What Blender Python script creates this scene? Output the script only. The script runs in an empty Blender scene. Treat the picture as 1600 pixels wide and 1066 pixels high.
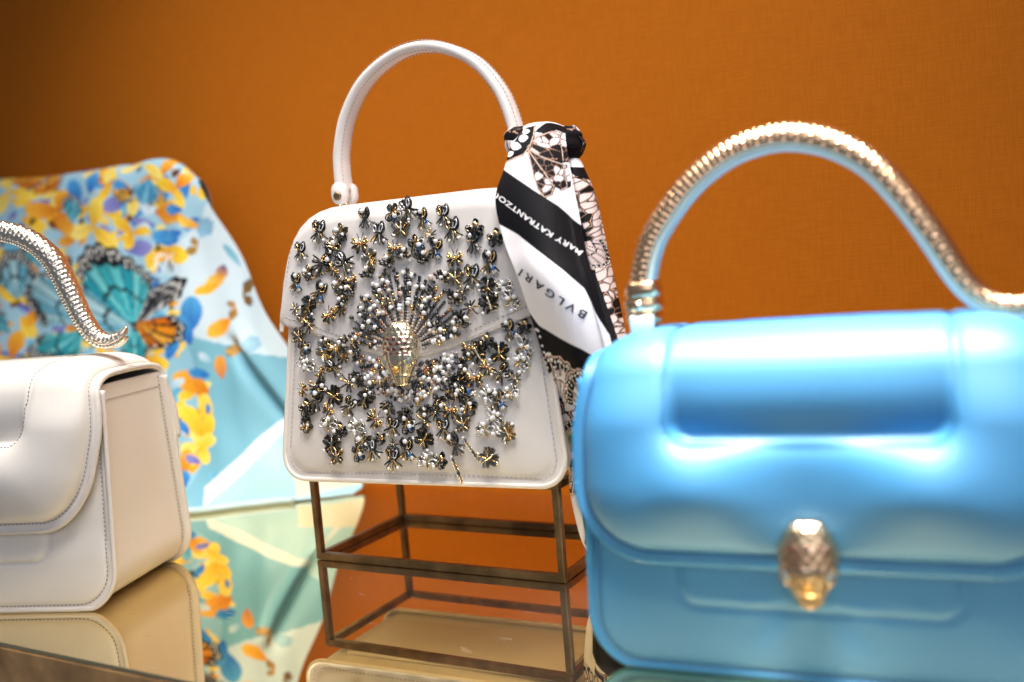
import bpy, math, random
import numpy as np
from mathutils import Vector, Matrix
random.seed(7); np.random.seed(7)
scene = bpy.context.scene
COL = scene.collection

# ---------------------------------------------------------------- camera, world, lamps, exposure
PITCH, ROLL, CAM_H, FPX = 0.08269, -0.08273, 0.18313, 1500.0
cd = bpy.data.cameras.new('camera')
cam = bpy.data.objects.new('camera', cd); COL.objects.link(cam); scene.camera = cam
Fv = Vector((0, math.cos(PITCH), -math.sin(PITCH))); Rv = Vector((1, 0, 0)); Uv = Rv.cross(Fv)
cr, sr = math.cos(ROLL), math.sin(ROLL)
R2 = cr*Rv + sr*Uv; U2 = -sr*Rv + cr*Uv
m = Matrix.Identity(4)
for i in range(3):
    m[i][0] = R2[i]; m[i][1] = U2[i]; m[i][2] = -Fv[i]
m[2][3] = CAM_H
cam.matrix_world = m
cd.sensor_width = 36.0; cd.lens = 36.0*FPX/1600.0
cd.clip_start = 0.01; cd.clip_end = 50
cd.dof.use_dof = True; cd.dof.focus_distance = 0.568; cd.dof.aperture_fstop = 3.6

world = bpy.data.worlds.new('World'); scene.world = world; world.use_nodes = True
wn = world.node_tree.nodes; wn['Background'].inputs[0].default_value = (0.62, 0.70, 0.86, 1)
wn['Background'].inputs[1].default_value = 0.17

def area(name, loc, target, size, power, color, size_y=None, spread=180):
    ld = bpy.data.lights.new(name, 'AREA'); ld.energy = power; ld.color = color; ld.size = size; ld.spread = math.radians(spread)
    if size_y: ld.shape = 'RECTANGLE'; ld.size_y = size_y
    else: ld.shape = 'DISK'
    o = bpy.data.objects.new(name, ld); COL.objects.link(o); o.location = loc
    o.rotation_euler = (Vector(target)-Vector(loc)).to_track_quat('-Z', 'Y').to_euler()
    return o
def spot(name, loc, target, power, color, angle=60, radius=.02, blend=.6):
    ld = bpy.data.lights.new(name, 'SPOT'); ld.energy = power; ld.color = color
    ld.spot_size = math.radians(angle); ld.spot_blend = blend; ld.shadow_soft_size = radius
    o = bpy.data.objects.new(name, ld); COL.objects.link(o); o.location = loc
    o.rotation_euler = (Vector(target)-Vector(loc)).to_track_quat('-Z', 'Y').to_euler()
    return o
WARM = (1.0, 0.86, 0.70)
spot('ceiling_spot_lamp', (0.13, 0.34, 0.78), (0.122, 0.396, 0.14), 150.0, (1.0, .96, .92), 23, .11, 1.0)
area('ceiling_panel_lamp', (-0.34, 0.56, 0.84), (-0.33, 0.70, 0.12), 0.18, 1.3, (1.0, .95, .87), spread=80)
area('ceiling_panel_lamp', (0.03, 0.28, 0.85), (0.0, 0.57, 0.19), 0.38, 1.35, (1.0, .94, .88), spread=70)
spot('display_spot_lamp', (0.25, 0.30, 0.95), (0.12, 0.69, 0.24), 5.8, WARM, 62, .03, .9)
area('shop_window_light', (-0.1, -1.1, 0.75), (0, 0.6, 0.12), 1.3, 7.2, (0.82, 0.86, 1.0), .9)
scene.view_settings.view_transform = 'Standard'
scene.view_settings.look = 'None'
scene.view_settings.exposure = 0.0
scene.view_settings.gamma = 1.0

# ---------------------------------------------------------------- helpers
def s2l(c):
    c = np.asarray(c, float)/255.0
    return np.where(c <= .04045, c/12.92, ((c+.055)/1.055)**2.4)

def nmat(name, color, rough=.5, metal=0., **kw):
    mt = bpy.data.materials.new(name); mt.use_nodes = True
    b = mt.node_tree.nodes['Principled BSDF']
    b.inputs['Base Color'].default_value = (*color, 1)
    b.inputs['Roughness'].default_value = rough
    b.inputs['Metallic'].default_value = metal
    for k, v in kw.items():
        b.inputs[k.replace('_', ' ')].default_value = v
    return mt

def add_noise_bump(mt, scale, strength, dist=.0004, detail=4, kind='noise', vary=None):
    nt = mt.node_tree; N = nt.nodes; L = nt.links; b = N['Principled BSDF']
    tc = N.new('ShaderNodeTexCoord')
    if kind == 'noise':
        t = N.new('ShaderNodeTexNoise'); t.inputs['Detail'].default_value = detail; out = t.outputs['Fac']
    else:
        t = N.new('ShaderNodeTexVoronoi'); out = t.outputs['Distance']
    t.inputs['Scale'].default_value = scale
    L.new(tc.outputs['Object'], t.inputs['Vector'])
    bp = N.new('ShaderNodeBump'); bp.inputs['Strength'].default_value = strength; bp.inputs['Distance'].default_value = dist
    L.new(out, bp.inputs['Height']); L.new(bp.outputs['Normal'], b.inputs['Normal'])
    if vary:
        c0 = tuple(b.inputs['Base Color'].default_value)
        t2 = N.new('ShaderNodeTexNoise'); t2.inputs['Scale'].default_value = vary[0]; t2.inputs['Detail'].default_value = 5
        L.new(tc.outputs['Object'], t2.inputs['Vector'])
        r = N.new('ShaderNodeValToRGB'); r.color_ramp.elements[0].position = .35; r.color_ramp.elements[1].position = .65
        r.color_ramp.elements[0].color = tuple(x*(1-vary[1]) for x in c0[:3])+(1,)
        r.color_ramp.elements[1].color = tuple(min(1, x*(1+vary[1])) for x in c0[:3])+(1,)
        L.new(t2.outputs['Fac'], r.inputs['Fac']); L.new(r.outputs['Color'], b.inputs['Base Color'])
    return mt

M = {}
M['white_leather'] = add_noise_bump(nmat('white_leather', (.82, .77, .71), .42, 0, Coat_Weight=.12, Coat_Roughness=.35), 900, .18, .0003, 3, vary=(25, .025))
M['ivory_leather'] = add_noise_bump(nmat('ivory_leather', (.70, .66, .64), .48, 0), 800, .2, .0003, 3, vary=(30, .03))
M['blue_leather'] = add_noise_bump(nmat('blue_leather', (.042, .250, .50), .52, 0, Coat_Weight=.9, Coat_Roughness=.62, Specular_IOR_Level=.5), 700, .12, .0003, 3, vary=(20, .03))
M['white_edge'] = add_noise_bump(nmat('white_edge_paint', (.78, .72, .66), .35), 500, .15, .0003)
M['blue_edge'] = add_noise_bump(nmat('blue_edge_paint', (.05, .28, .55), .35), 500, .15, .0003)
M['white_thread'] = add_noise_bump(nmat('taupe_thread', (.33, .27, .25), .8), 3000, .3, .0002)
M['pale_thread'] = add_noise_bump(nmat('pale_thread', (.45, .40, .42), .8), 3000, .3, .0002)
M['blue_thread'] = add_noise_bump(nmat('blue_thread', (.010, .085, .22), .7), 3000, .3, .0002)
M['lining'] = add_noise_bump(nmat('dark_lining', (.035, .028, .022), .9), 900, .3, .0003)
M['pale_gold'] = add_noise_bump(nmat('pale_gold_metal', (.99, .87, .70), .28, 1.), 600, .15, .0002)
M['rose_gold'] = add_noise_bump(nmat('rose_gold_metal', (.98, .62, .36), .24, 1.), 600, .15, .0002)
M['clasp_gold'] = add_noise_bump(nmat('clasp_gold_metal', (.99, .84, .60), .27, 1.), 600, .12, .0002)
M['navy_edge'] = add_noise_bump(nmat('navy_edge_paint', (.02, .07, .22), .4), 500, .15, .0003)
M['amber_gold'] = add_noise_bump(nmat('amber_gold_metal', (.97, .70, .42), .22, 1.), 600, .12, .0002)
M['enamel'] = add_noise_bump(nmat('mint_enamel', (.80, .93, .86), .4, 0), 500, .1, .0002)  # enamel colour lightened to mint to include the light it reflects
M['eye'] = nmat('grey_agate_eye', (.30, .36, .36), .05, .2, Coat_Weight=1.)
M['amber'] = nmat('amber_stone', (.75, .36, .05), .08, .3, Coat_Weight=1.)
M['red_enamel'] = nmat('red_enamel', (.26, .035, .03), .15, .6, Coat_Weight=1.)
M['bronze'] = add_noise_bump(nmat('antique_bronze', (.22, .15, .085), .36, .85), 260, .35, .0004, 6, vary=(60, .35))
M['dust'] = nmat('pale_dust', (.8, .75, .65), .8)
# bead materials
M['jet'] = nmat('jet_bead', (.012, .012, .014), .10, 0, Coat_Weight=1.)
M['gun'] = nmat('gunmetal_bugle', (.10, .095, .085), .16, .9)
M['gold'] = nmat('gold_bugle', (.80, .55, .24), .16, 1.)
M['paleg'] = nmat('champagne_bead', (.75, .66, .50), .14, 1.)
M['white_bead'] = nmat('white_bead', (.78, .78, .80), .25, 0, Coat_Weight=.6)
M['cream_bead'] = nmat('cream_bead', (.50, .42, .37), .35, 0, Coat_Weight=.3)
M['smoke'] = nmat('smoke_sequin', (.16, .14, .12), .10, .55, Coat_Weight=1.)
M['clear'] = nmat('clear_crystal', (.78, .78, .80), .06, .6, Coat_Weight=1.)
M['copper'] = nmat('copper_bead', (.62, .30, .17), .18, 1.)
M['blue_bead'] = nmat('blue_bugle', (.05, .22, .65), .12, .7)
BEADS = ['jet', 'gun', 'gold', 'paleg', 'white_bead', 'cream_bead', 'smoke', 'clear', 'copper', 'blue_bead']
BI = {k: i for i, k in enumerate(BEADS)}

def mesh_obj(name, V, F, mats, parent=None, midx=None, smooth=True, tris=None):
    me = bpy.data.meshes.new(name)
    me.from_pydata([tuple(map(float, v)) for v in V] if not isinstance(V, np.ndarray) else V.reshape(-1, 3).tolist(), [], F)
    if not isinstance(mats, (list, tuple)): mats = [mats]
    for mm in mats: me.materials.append(mm)
    if midx is not None: me.polygons.foreach_set('material_index', midx)
    if smooth: me.polygons.foreach_set('use_smooth', [True]*len(me.polygons))
    me.update()
    o = bpy.data.objects.new(name, me); COL.objects.link(o)
    if parent: o.parent = parent
    return o

def thing(name, label, cat, loc, yaw=0, group=None):
    o = bpy.data.objects.new(name, None); COL.objects.link(o); o.empty_display_size = .02
    o.location = loc; o.rotation_euler = (0, 0, yaw); o['label'] = label; o['category'] = cat
    if group: o['group'] = group
    return o

def grid_faces(nv, nu, closeu=False, off=0, flip=False):
    F = []
    mu = nu if closeu else nu-1
    for i in range(nv-1):
        for j in range(mu):
            a = off+i*nu+j; b = off+i*nu+(j+1) % nu; c = b+nu; d = a+nu
            F.append((a, d, c, b) if flip else (a, b, c, d))
    return F

def grid_normals(P):
    du = np.gradient(P, axis=1); dv = np.gradient(P, axis=0)
    n = np.cross(du, dv); ln = np.linalg.norm(n, axis=2, keepdims=True); ln[ln < 1e-12] = 1
    return n/ln

def resample(path, n):
    path = np.asarray(path, float); d = np.r_[0, np.cumsum(np.linalg.norm(np.diff(path, axis=0), axis=1))]
    t = np.linspace(0, d[-1], n)
    return np.stack([np.interp(t, d, path[:, k]) for k in range(path.shape[1])], 1)

def chaikin(path, it=3, closed=False):
    p = np.asarray(path, float)
    for _ in range(it):
        if closed:
            q = np.roll(p, -1, 0)
            p = np.stack([.75*p+.25*q, .25*p+.75*q], 1).reshape(-1, p.shape[1])
        else:
            a, b = p[:-1], p[1:]
            mid = np.stack([.75*a+.25*b, .25*a+.75*b], 1).reshape(-1, p.shape[1])
            p = np.vstack([p[:1], mid[1:-1] if len(mid) > 2 else mid, p[-1:]])
    return p

def catmull(pts, n):
    p = np.asarray(pts, float); p = np.vstack([2*p[0]-p[1], p, 2*p[-1]-p[-2]])
    out = []; m = len(p)-3
    for t in np.linspace(0, m, n):
        i = min(int(t), m-1); f = t-i; a, b, c, d = p[i:i+4]
        out.append(.5*((2*b)+(-a+c)*f+(2*a-5*b+4*c-d)*f*f+(-a+3*b-3*c+d)*f**3))
    return np.array(out)

def tube(path, r, seg=8, caps=True, closed=False):
    """returns V (n*seg,3), F"""
    path = np.asarray(path, float); n = len(path)
    if np.isscalar(r): r = np.full(n, r)
    T = np.gradient(path, axis=0)
    if closed: T = np.roll(path, -1, 0)-np.roll(path, 1, 0)
    T /= np.linalg.norm(T, axis=1, keepdims=True)+1e-12
    up = np.array([0, 0, 1.]) if abs(T[0][2]) < .9 else np.array([1., 0, 0])
    A = np.cross(up, T[0]); A /= np.linalg.norm(A); V = []
    for i in range(n):
        A = A-T[i]*(A@T[i]); A /= np.linalg.norm(A)+1e-12; B = np.cross(T[i], A)
        for k in range(seg):
            a = 2*math.pi*k/seg; V.append(path[i]+r[i]*(math.cos(a)*A+math.sin(a)*B))
    F = grid_faces(n, seg, True)
    if closed: F += [((n-1)*seg+k, (n-1)*seg+(k+1) % seg, (k+1) % seg, k) for k in range(seg)]
    elif caps: F += [tuple(range(seg))[::-1], tuple((n-1)*seg+k for k in range(seg))]
    return np.array(V), F

class MB:
    def __init__(s): s.V = []; s.F = []; s.M = []; s.n = 0
    def add(s, V, F, mi=0):
        V = np.asarray(V, float).reshape(-1, 3); s.V.append(V); s.F += [tuple(i+s.n for i in f) for f in F]
        s.M += [mi]*len(F); s.n += len(V)
    def build(s, name, mats, parent=None, smooth=True):
        return mesh_obj(name, np.vstack(s.V), s.F, mats, parent, s.M, smooth)

_ico = {}
def ico(sub=1):
    if sub not in _ico:
        import bmesh
        bm = bmesh.new(); bmesh.ops.create_icosphere(bm, subdivisions=sub, radius=1)
        V = np.array([v.co[:] for v in bm.verts]); F = [tuple(v.index for v in f.verts) for f in bm.faces]; bm.free()
        _ico[sub] = (V, F)
    return _ico[sub]

def stitches(name, path, normals, mat, parent, dash=.0017, gap=.0009, r=.00028, lift=.0001):
    """row of thread dashes along a path lying on a surface"""
    path = np.asarray(path, float); normals = np.asarray(normals, float)
    d = np.r_[0, np.cumsum(np.linalg.norm(np.diff(path, axis=0), axis=1))]
    mb = MB(); t = gap
    at = lambda x: np.array([np.interp(x, d, path[:, k]) for k in range(3)])
    an = lambda x: np.array([np.interp(x, d, normals[:, k]) for k in range(3)])
    while t+dash < d[-1]:
        a, b = at(t), at(t+dash); n = an(t+dash/2); n /= np.linalg.norm(n)+1e-9
        tt = b-a; L = np.linalg.norm(tt)
        if L > dash*.3:
            c = np.cross(n, tt/L); pts = []
            for q, rr, hh in ((0, .25, -.6), (.2, 1, .2), (.8, 1, .2), (1, .25, -.6)):
                p = a+tt*q+n*(lift+hh*r)
                for k in range(5):
                    ang = 2*math.pi*k/5; pts.append(p+rr*r*(math.cos(ang)*c+math.sin(ang)*n))
            mb.add(pts, grid_faces(4, 5, True))
        t += dash+gap
    o = mb.build(name, [mat], parent); o['kind'] = 'stuff'
    return o

def rbox(w, d, h, bev=.0006):
    """bevelled box centred on the origin, 8-corner chamfer (24 verts)"""
    V = []; F = []
    import bmesh
    bm = bmesh.new(); bmesh.ops.create_cube(bm, size=1)
    for v in bm.verts: v.co = Vector((v.co.x*w, v.co.y*d, v.co.z*h))
    bmesh.ops.bevel(bm, geom=bm.edges[:], offset=bev, segments=2, affect='EDGES', profile=.6)
    V = np.array([v.co[:] for v in bm.verts]); F = [tuple(v.index for v in f.verts) for f in bm.faces]; bm.free()
    return V, F

def smooth01(x): x = np.clip(x, 0, 1); return x*x*(3-2*x)
def sd_rrect(x, y, hx, hy, r):
    """signed distance to a rounded rectangle centred on the origin (negative inside)"""
    qx = np.abs(x)-(hx-r); qy = np.abs(y)-(hy-r)
    return np.hypot(np.maximum(qx, 0), np.maximum(qy, 0))+np.minimum(np.maximum(qx, qy), 0)-r

def sheet(name, P, thick, mat, parent):
    """closed shell: outer grid P, inner grid moved by thick (array of vectors or scalar) against the normal"""
    nv, nu = P.shape[:2]; Nn = grid_normals(P)
    Q = P-Nn*thick if np.isscalar(thick) else thick
    V = np.vstack([P.reshape(-1, 3), Q.reshape(-1, 3)]); n = nv*nu
    F = grid_faces(nv, nu)+grid_faces(nv, nu, off=n, flip=True)
    idx = [j for j in range(nu)]+[i*nu+nu-1 for i in range(1, nv)]+[(nv-1)*nu+j for j in range(nu-2, -1, -1)]+[i*nu for i in range(nv-2, 0, -1)]
    for a, b in zip(idx, idx[1:]+idx[:1]): F.append((a, a+n, b+n, b))
    return mesh_obj(name, V, F, mat, parent)
# ---------------------------------------------------------------- setting: wall, mirror shelf
WALL_YAW = -0.51934
WX = np.array([math.cos(WALL_YAW), math.sin(WALL_YAW), 0]); WN = np.array([-math.sin(WALL_YAW), math.cos(WALL_YAW), 0])
W0 = np.array([0, .74696, 0])
def wp(a, n, z): return W0+WX*a+WN*n+np.array([0, 0, z])

def wall_material():
    mt = nmat('orange_wall_cloth', (.50, .135, .012), .8, 0, Specular_IOR_Level=.12)
    nt = mt.node_tree; N = nt.nodes; L = nt.links; b = N['Principled BSDF']
    tc = N.new('ShaderNodeTexCoord')
    def wave(axis, scale, dist):
        w = N.new('ShaderNodeTexWave'); w.wave_type = 'BANDS'; w.bands_direction = axis
        w.inputs['Scale'].default_value = scale; w.inputs['Distortion'].default_value = dist
        w.inputs['Detail'].default_value = 3; w.inputs['Detail Scale'].default_value = 2.0
        L.new(tc.outputs['Object'], w.inputs['Vector']); return w.outputs['Fac']
    wx = wave('X', 330, .8); wz = wave('Z', 330, .8)
    mx = N.new('ShaderNodeMath'); mx.operation = 'ADD'; L.new(wx, mx.inputs[0]); L.new(wz, mx.inputs[1])
    # slubs: noise stretched along each thread direction
    def slub(sc):
        mp = N.new('ShaderNodeMapping'); mp.inputs['Scale'].default_value = sc
        L.new(tc.outputs['Object'], mp.inputs['Vector'])
        n = N.new('ShaderNodeTexNoise'); n.inputs['Scale'].default_value = 1; n.inputs['Detail'].default_value = 3
        L.new(mp.outputs['Vector'], n.inputs['Vector']); return n.outputs['Fac']
    s1 = slub((60, 60, 1100)); s2 = slub((1100, 60, 60)); s3 = slub((7, 7, 7))
    m1 = N.new('ShaderNodeMath'); m1.operation = 'ADD'; L.new(s1, m1.inputs[0]); L.new(s2, m1.inputs[1])
    m2 = N.new('ShaderNodeMath'); m2.operation = 'MULTIPLY_ADD'; m2.inputs[1].default_value = .28; L.new(mx.outputs[0], m2.inputs[0]); L.new(m1.outputs[0], m2.inputs[2])
    r = N.new('ShaderNodeValToRGB'); r.color_ramp.elements[0].position = .72; r.color_ramp.elements[1].position = 1.5 if False else 1.0
    r.color_ramp.elements[0].color = (.395, .106, .004, 1); r.color_ramp.elements[1].color = (.47, .132, .006, 1)
    mr = N.new('ShaderNodeMapRange'); mr.inputs['From Min'].default_value = .7; mr.inputs['From Max'].default_value = 1.9
    mr.inputs['To Min'].default_value = .5; mr.inputs['To Max'].default_value = 1.2
    L.new(m2.outputs[0], mr.inputs['Value']); L.new(mr.outputs['Result'], r.inputs['Fac'])
    L.new(r.outputs['Color'], b.inputs['Base Color'])
    bp = N.new('ShaderNodeBump'); bp.inputs['Strength'].default_value = .3; bp.inputs['Distance'].default_value = .0004
    L.new(m2.outputs[0], bp.inputs['Height']); L.new(bp.outputs['Normal'], b.inputs['Normal'])
    return mt

wall = mesh_obj('wall', *(lambda V, F: (V*1.0, F))(*rbox(4.0, .03, 2.0, .002)), wall_material(), smooth=False)
wall.location = tuple(wp(0, .015+.0, .985)); wall.rotation_euler = (0, 0, WALL_YAW); wall['kind'] = 'structure'

def mirror_material():
    mt = nmat('bronze_mirror', (.88, .72, .40), .012, 1.)
    nt = mt.node_tree; N = nt.nodes; L = nt.links; b = N['Principled BSDF']
    tc = N.new('ShaderNodeTexCoord')
    # faint haze + short scratches + dust specks
    n = N.new('ShaderNodeTexNoise'); n.inputs['Scale'].default_value = 9; n.inputs['Detail'].default_value = 6
    L.new(tc.outputs['Object'], n.inputs['Vector'])
    mr = N.new('ShaderNodeMapRange'); mr.inputs['From Min'].default_value = .4; mr.inputs['From Max'].default_value = .75
    mr.inputs['To Min'].default_value = .005; mr.inputs['To Max'].default_value = .035
    L.new(n.outputs['Fac'], mr.inputs['Value'])
    mp = N.new('ShaderNodeMapping'); mp.inputs['Scale'].default_value = (70, 900, 1); mp.inputs['Rotation'].default_value = (0, 0, .35)
    L.new(tc.outputs['Object'], mp.inputs['Vector'])
    sc = N.new('ShaderNodeTexNoise'); sc.inputs['Scale'].default_value = 1; sc.inputs['Detail'].default_value = 1
    L.new(mp.outputs['Vector'], sc.inputs['Vector'])
    gt = N.new('ShaderNodeMapRange'); gt.inputs['From Min'].default_value = .745; gt.inputs['From Max'].default_value = .80
    L.new(sc.outputs['Fac'], gt.inputs['Value'])
    v = N.new('ShaderNodeTexVoronoi'); v.inputs['Scale'].default_value = 190
    L.new(tc.outputs['Object'], v.inputs['Vector'])
    sp = N.new('ShaderNodeMath'); sp.operation = 'LESS_THAN'; sp.inputs[1].default_value = .06; L.new(v.outputs['Distance'], sp.inputs[0])
    sw = N.new('ShaderNodeSeparateColor'); L.new(v.outputs['Color'], sw.inputs[0])
    sg = N.new('ShaderNodeMath'); sg.operation = 'GREATER_THAN'; sg.inputs[1].default_value = .8; L.new(sw.outputs[0], sg.inputs[0])
    s2 = N.new('ShaderNodeMath'); s2.operation = 'MULTIPLY'; L.new(sp.outputs[0], s2.inputs[0]); L.new(sg.outputs[0], s2.inputs[1])
    mxs = N.new('ShaderNodeMath'); mxs.operation = 'MAXIMUM'; L.new(gt.outputs['Result'], mxs.inputs[0]); L.new(s2.outputs[0], mxs.inputs[1])
    m3 = N.new('ShaderNodeMath'); m3.operation = 'MULTIPLY'; m3.inputs[1].default_value = .55; L.new(mxs.outputs[0], m3.inputs[0])
    fac = N.new('ShaderNodeMath'); fac.operation = 'MAXIMUM'; L.new(m3.outputs[0], fac.inputs[0]); L.new(mr.outputs['Result'], fac.inputs[1])
    d = N.new('ShaderNodeBsdfDiffuse'); d.inputs['Color'].default_value = (.62, .52, .42, 1)
    mix = N.new('ShaderNodeMixShader'); L.new(fac.outputs[0], mix.inputs[0]); L.new(b.outputs[0], mix.inputs[1]); L.new(d.outputs[0], mix.inputs[2])
    L.new(mix.outputs[0], N['Material Output'].inputs['Surface'])
    return mt

# shelf plate runs from the wall to its front edge (a line through (0,.3427) parallel to the wall)
front_n = (np.array([0, .34268, 0])-W0)@WN
depth = -front_n
V, F = rbox(4.0, depth+.03, .002, .0003)
shelf = mesh_obj('mirror_shelf', V, F, mirror_material(), smooth=False); shelf.rotation_euler = (0, 0, WALL_YAW)
shelf.location = tuple(wp(0, front_n/2+.015, -.001)); shelf['kind'] = 'structure'
V, F = rbox(4.0, depth+.02, .30, .001)
fas = mesh_obj('shelf_plinth', V, F, add_noise_bump(nmat('brown_stone', (.50, .27, .10), .6), 120, .4, .001, 6, vary=(38, .30)), smooth=False)
fas.rotation_euler = (0, 0, WALL_YAW); fas.location = tuple(wp(0, front_n/2+.0097, -.1524)); fas['kind'] = 'structure'

# ---------------------------------------------------------------- display riser
def make_riser():
    t = thing('display_riser', 'open rectangular bronze rod stand holding up the beaded handbag', 'display stand', (-.1389, .6139, 0), -.503)
    W, D, H, b = .18, .0973, .0583, .0046
    def bar(c, dim):
        V, F = rbox(*dim, bev=.0007); mesh_obj('bar', V+np.array(c), F, M['bronze'], t, smooth=False)
    for z in (b/2+.0003, H-b/2):
        for y in (b/2, D-b/2): bar((W/2, y, z), (W, b, b))
        for x in (b/2, W-b/2): bar((x, D/2, z), (b*.98, D-2*b, b*.98))
    for x in (b/2, W-b/2):
        for y in (b/2, D-b/2): bar((x, y, H/2), (b*.97, b*.97, H-2*b))
    # weld fillets in the inner corners
    return t
make_riser()

# ---------------------------------------------------------------- snake-head clasp
def make_clasp(parent, loc, tilt, h=.037, w=.0225, name='snake_head_clasp', gold=None):
    gold = gold or M['clasp_gold']
    nt_, na = 72, 49
    T = np.linspace(0, 1, nt_); A = np.linspace(-1, 1, na)
    hw = np.interp(T, [0, .03, .12, .3, .48, .6, .75, .9, .97, 1], [.30, .50, .76, .98, 1.0, .93, .70, .46, .38, .26])*w/2
    Tm, Am = np.meshgrid(T, A, indexing='ij'); Hw = hw[:, None]*np.ones_like(Am)
    x = np.sin(Am*math.pi/2)*Hw
    crown = np.interp(T, [0, .08, .3, .6, .8, 1], [.0035, .0065, .0088, .0082, .0062, .0036])[:, None]
    y = crown*np.cos(Am*math.pi/2)**.75
    z = (.5-Tm)*h
    # scale relief: staggered rows of scales behind the eyes, long plates on the snout
    row = Tm*13; ri = np.floor(row); fr = row-ri
    colp = (Am*3.6+.5*(ri % 2)); ci = colp-np.floor(colp)-.5
    scale = np.minimum(1, 1.5*(1-np.hypot(ci*1.7, (fr-.45)*1.55)))
    rel = np.where(Tm < .52, np.clip(scale, -.2, 1)*.0005, 0)
    plate = np.minimum(np.abs(np.abs(Am)-.28)/.05, np.abs(Tm-.66-.05*np.cos(Am*6))/.012); plate = np.minimum(plate, np.abs(Tm-.84)/.012)
    plate = np.minimum(plate, np.abs(np.abs(Am)-.72)/.05)
    rel = np.where(Tm >= .52, np.clip(plate, 0, 1)*.0007, rel)
    edge = np.clip((np.abs(Am)-.86)/.06, 0, 1)
    rel = rel*(1-edge)+edge*.0004
    rr = 1+rel/.008
    P = np.stack([x*rr, -(y+rel), z], 2)
    back = np.stack([x*.96, np.zeros_like(x)+.0012, z*.99], 2)
    V = np.vstack([P.reshape(-1, 3), back.reshape(-1, 3)]); n = nt_*na
    F = grid_faces(nt_, na, flip=True)+grid_faces(nt_, na, off=n)
    idx = [j for j in range(na)]+[i*na+na-1 for i in range(1, nt_)]+[(nt_-1)*na+j for j in range(na-2, -1, -1)]+[i*na for i in range(nt_-2, 0, -1)]
    for a, b in zip(idx, idx[1:]+idx[:1]): F.append((b, b+n, a+n, a))
    # red on some crown scales: a reflection in the gold, put into the colour
    mi = np.zeros(len(F), int)
    k = 0
    for i in range(nt_-1):
        for j in range(na-1):
            tt, aa = T[i], A[j]
            if .24 < tt < .50 and abs(aa) < .55 and scale[i, j] > .80: mi[k] = 1
            k += 1
    o = mesh_obj(name, V, F, [gold, M['red_enamel']], parent, mi.tolist())
    o.location = loc; o.rotation_euler = (tilt, 0, 0)
    Vi, Fi = ico(3)
    for s in (-1, 1):
        e = mesh_obj('eye', Vi*np.array([.0021, .0014, .0030])+np.array([s*w*.345, -.0058, (.5-.60)*h]), Fi, M['eye'], o)
        ring = [(s*w*.345+.0027*math.cos(a), -.0056-.0006*math.cos(a)*s, (.5-.60)*h+.0037*math.sin(a)) for a in np.linspace(0, 2*math.pi, 20, endpoint=False)]
        V2, F2 = tube(ring, .00045, 6, closed=True); mesh_obj('eye_rim', V2, F2, gold, o)
    mesh_obj('snout_stone', Vi*np.array([.0019, .0010, .0019])+np.array([0, -.0080, (.5-.745)*h]), Fi, M['amber'], o)  # orange reflection on the gold snout, painted as a small coloured piece
    return o

# ---------------------------------------------------------------- padded shoulder bag with snake handle
def outline_path(hw, top, r, n=40):
    """open path: left side top -> bottom left corner -> bottom right -> right side top, in (u,w), with outward normals"""
    pts = []; nr = []
    for t in np.linspace(top, r, n, endpoint=False): pts.append((-hw, t)); nr.append((-1, 0))
    for a in np.linspace(math.pi, 1.5*math.pi, 16, endpoint=False): pts.append((-(hw-r)+r*math.cos(a), r+r*math.sin(a))); nr.append((math.cos(a), math.sin(a)))
    for t in np.linspace(-(hw-r), hw-r, n*2, endpoint=False): pts.append((t, 0)); nr.append((0, -1))
    for a in np.linspace(1.5*math.pi, 2*math.pi, 16, endpoint=False): pts.append(((hw-r)+r*math.cos(a), r+r*math.sin(a))); nr.append((math.cos(a), math.sin(a)))
    for t in np.linspace(r, top, n): pts.append((hw, t)); nr.append((1, 0))
    return np.array(pts), np.array(nr)

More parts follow.
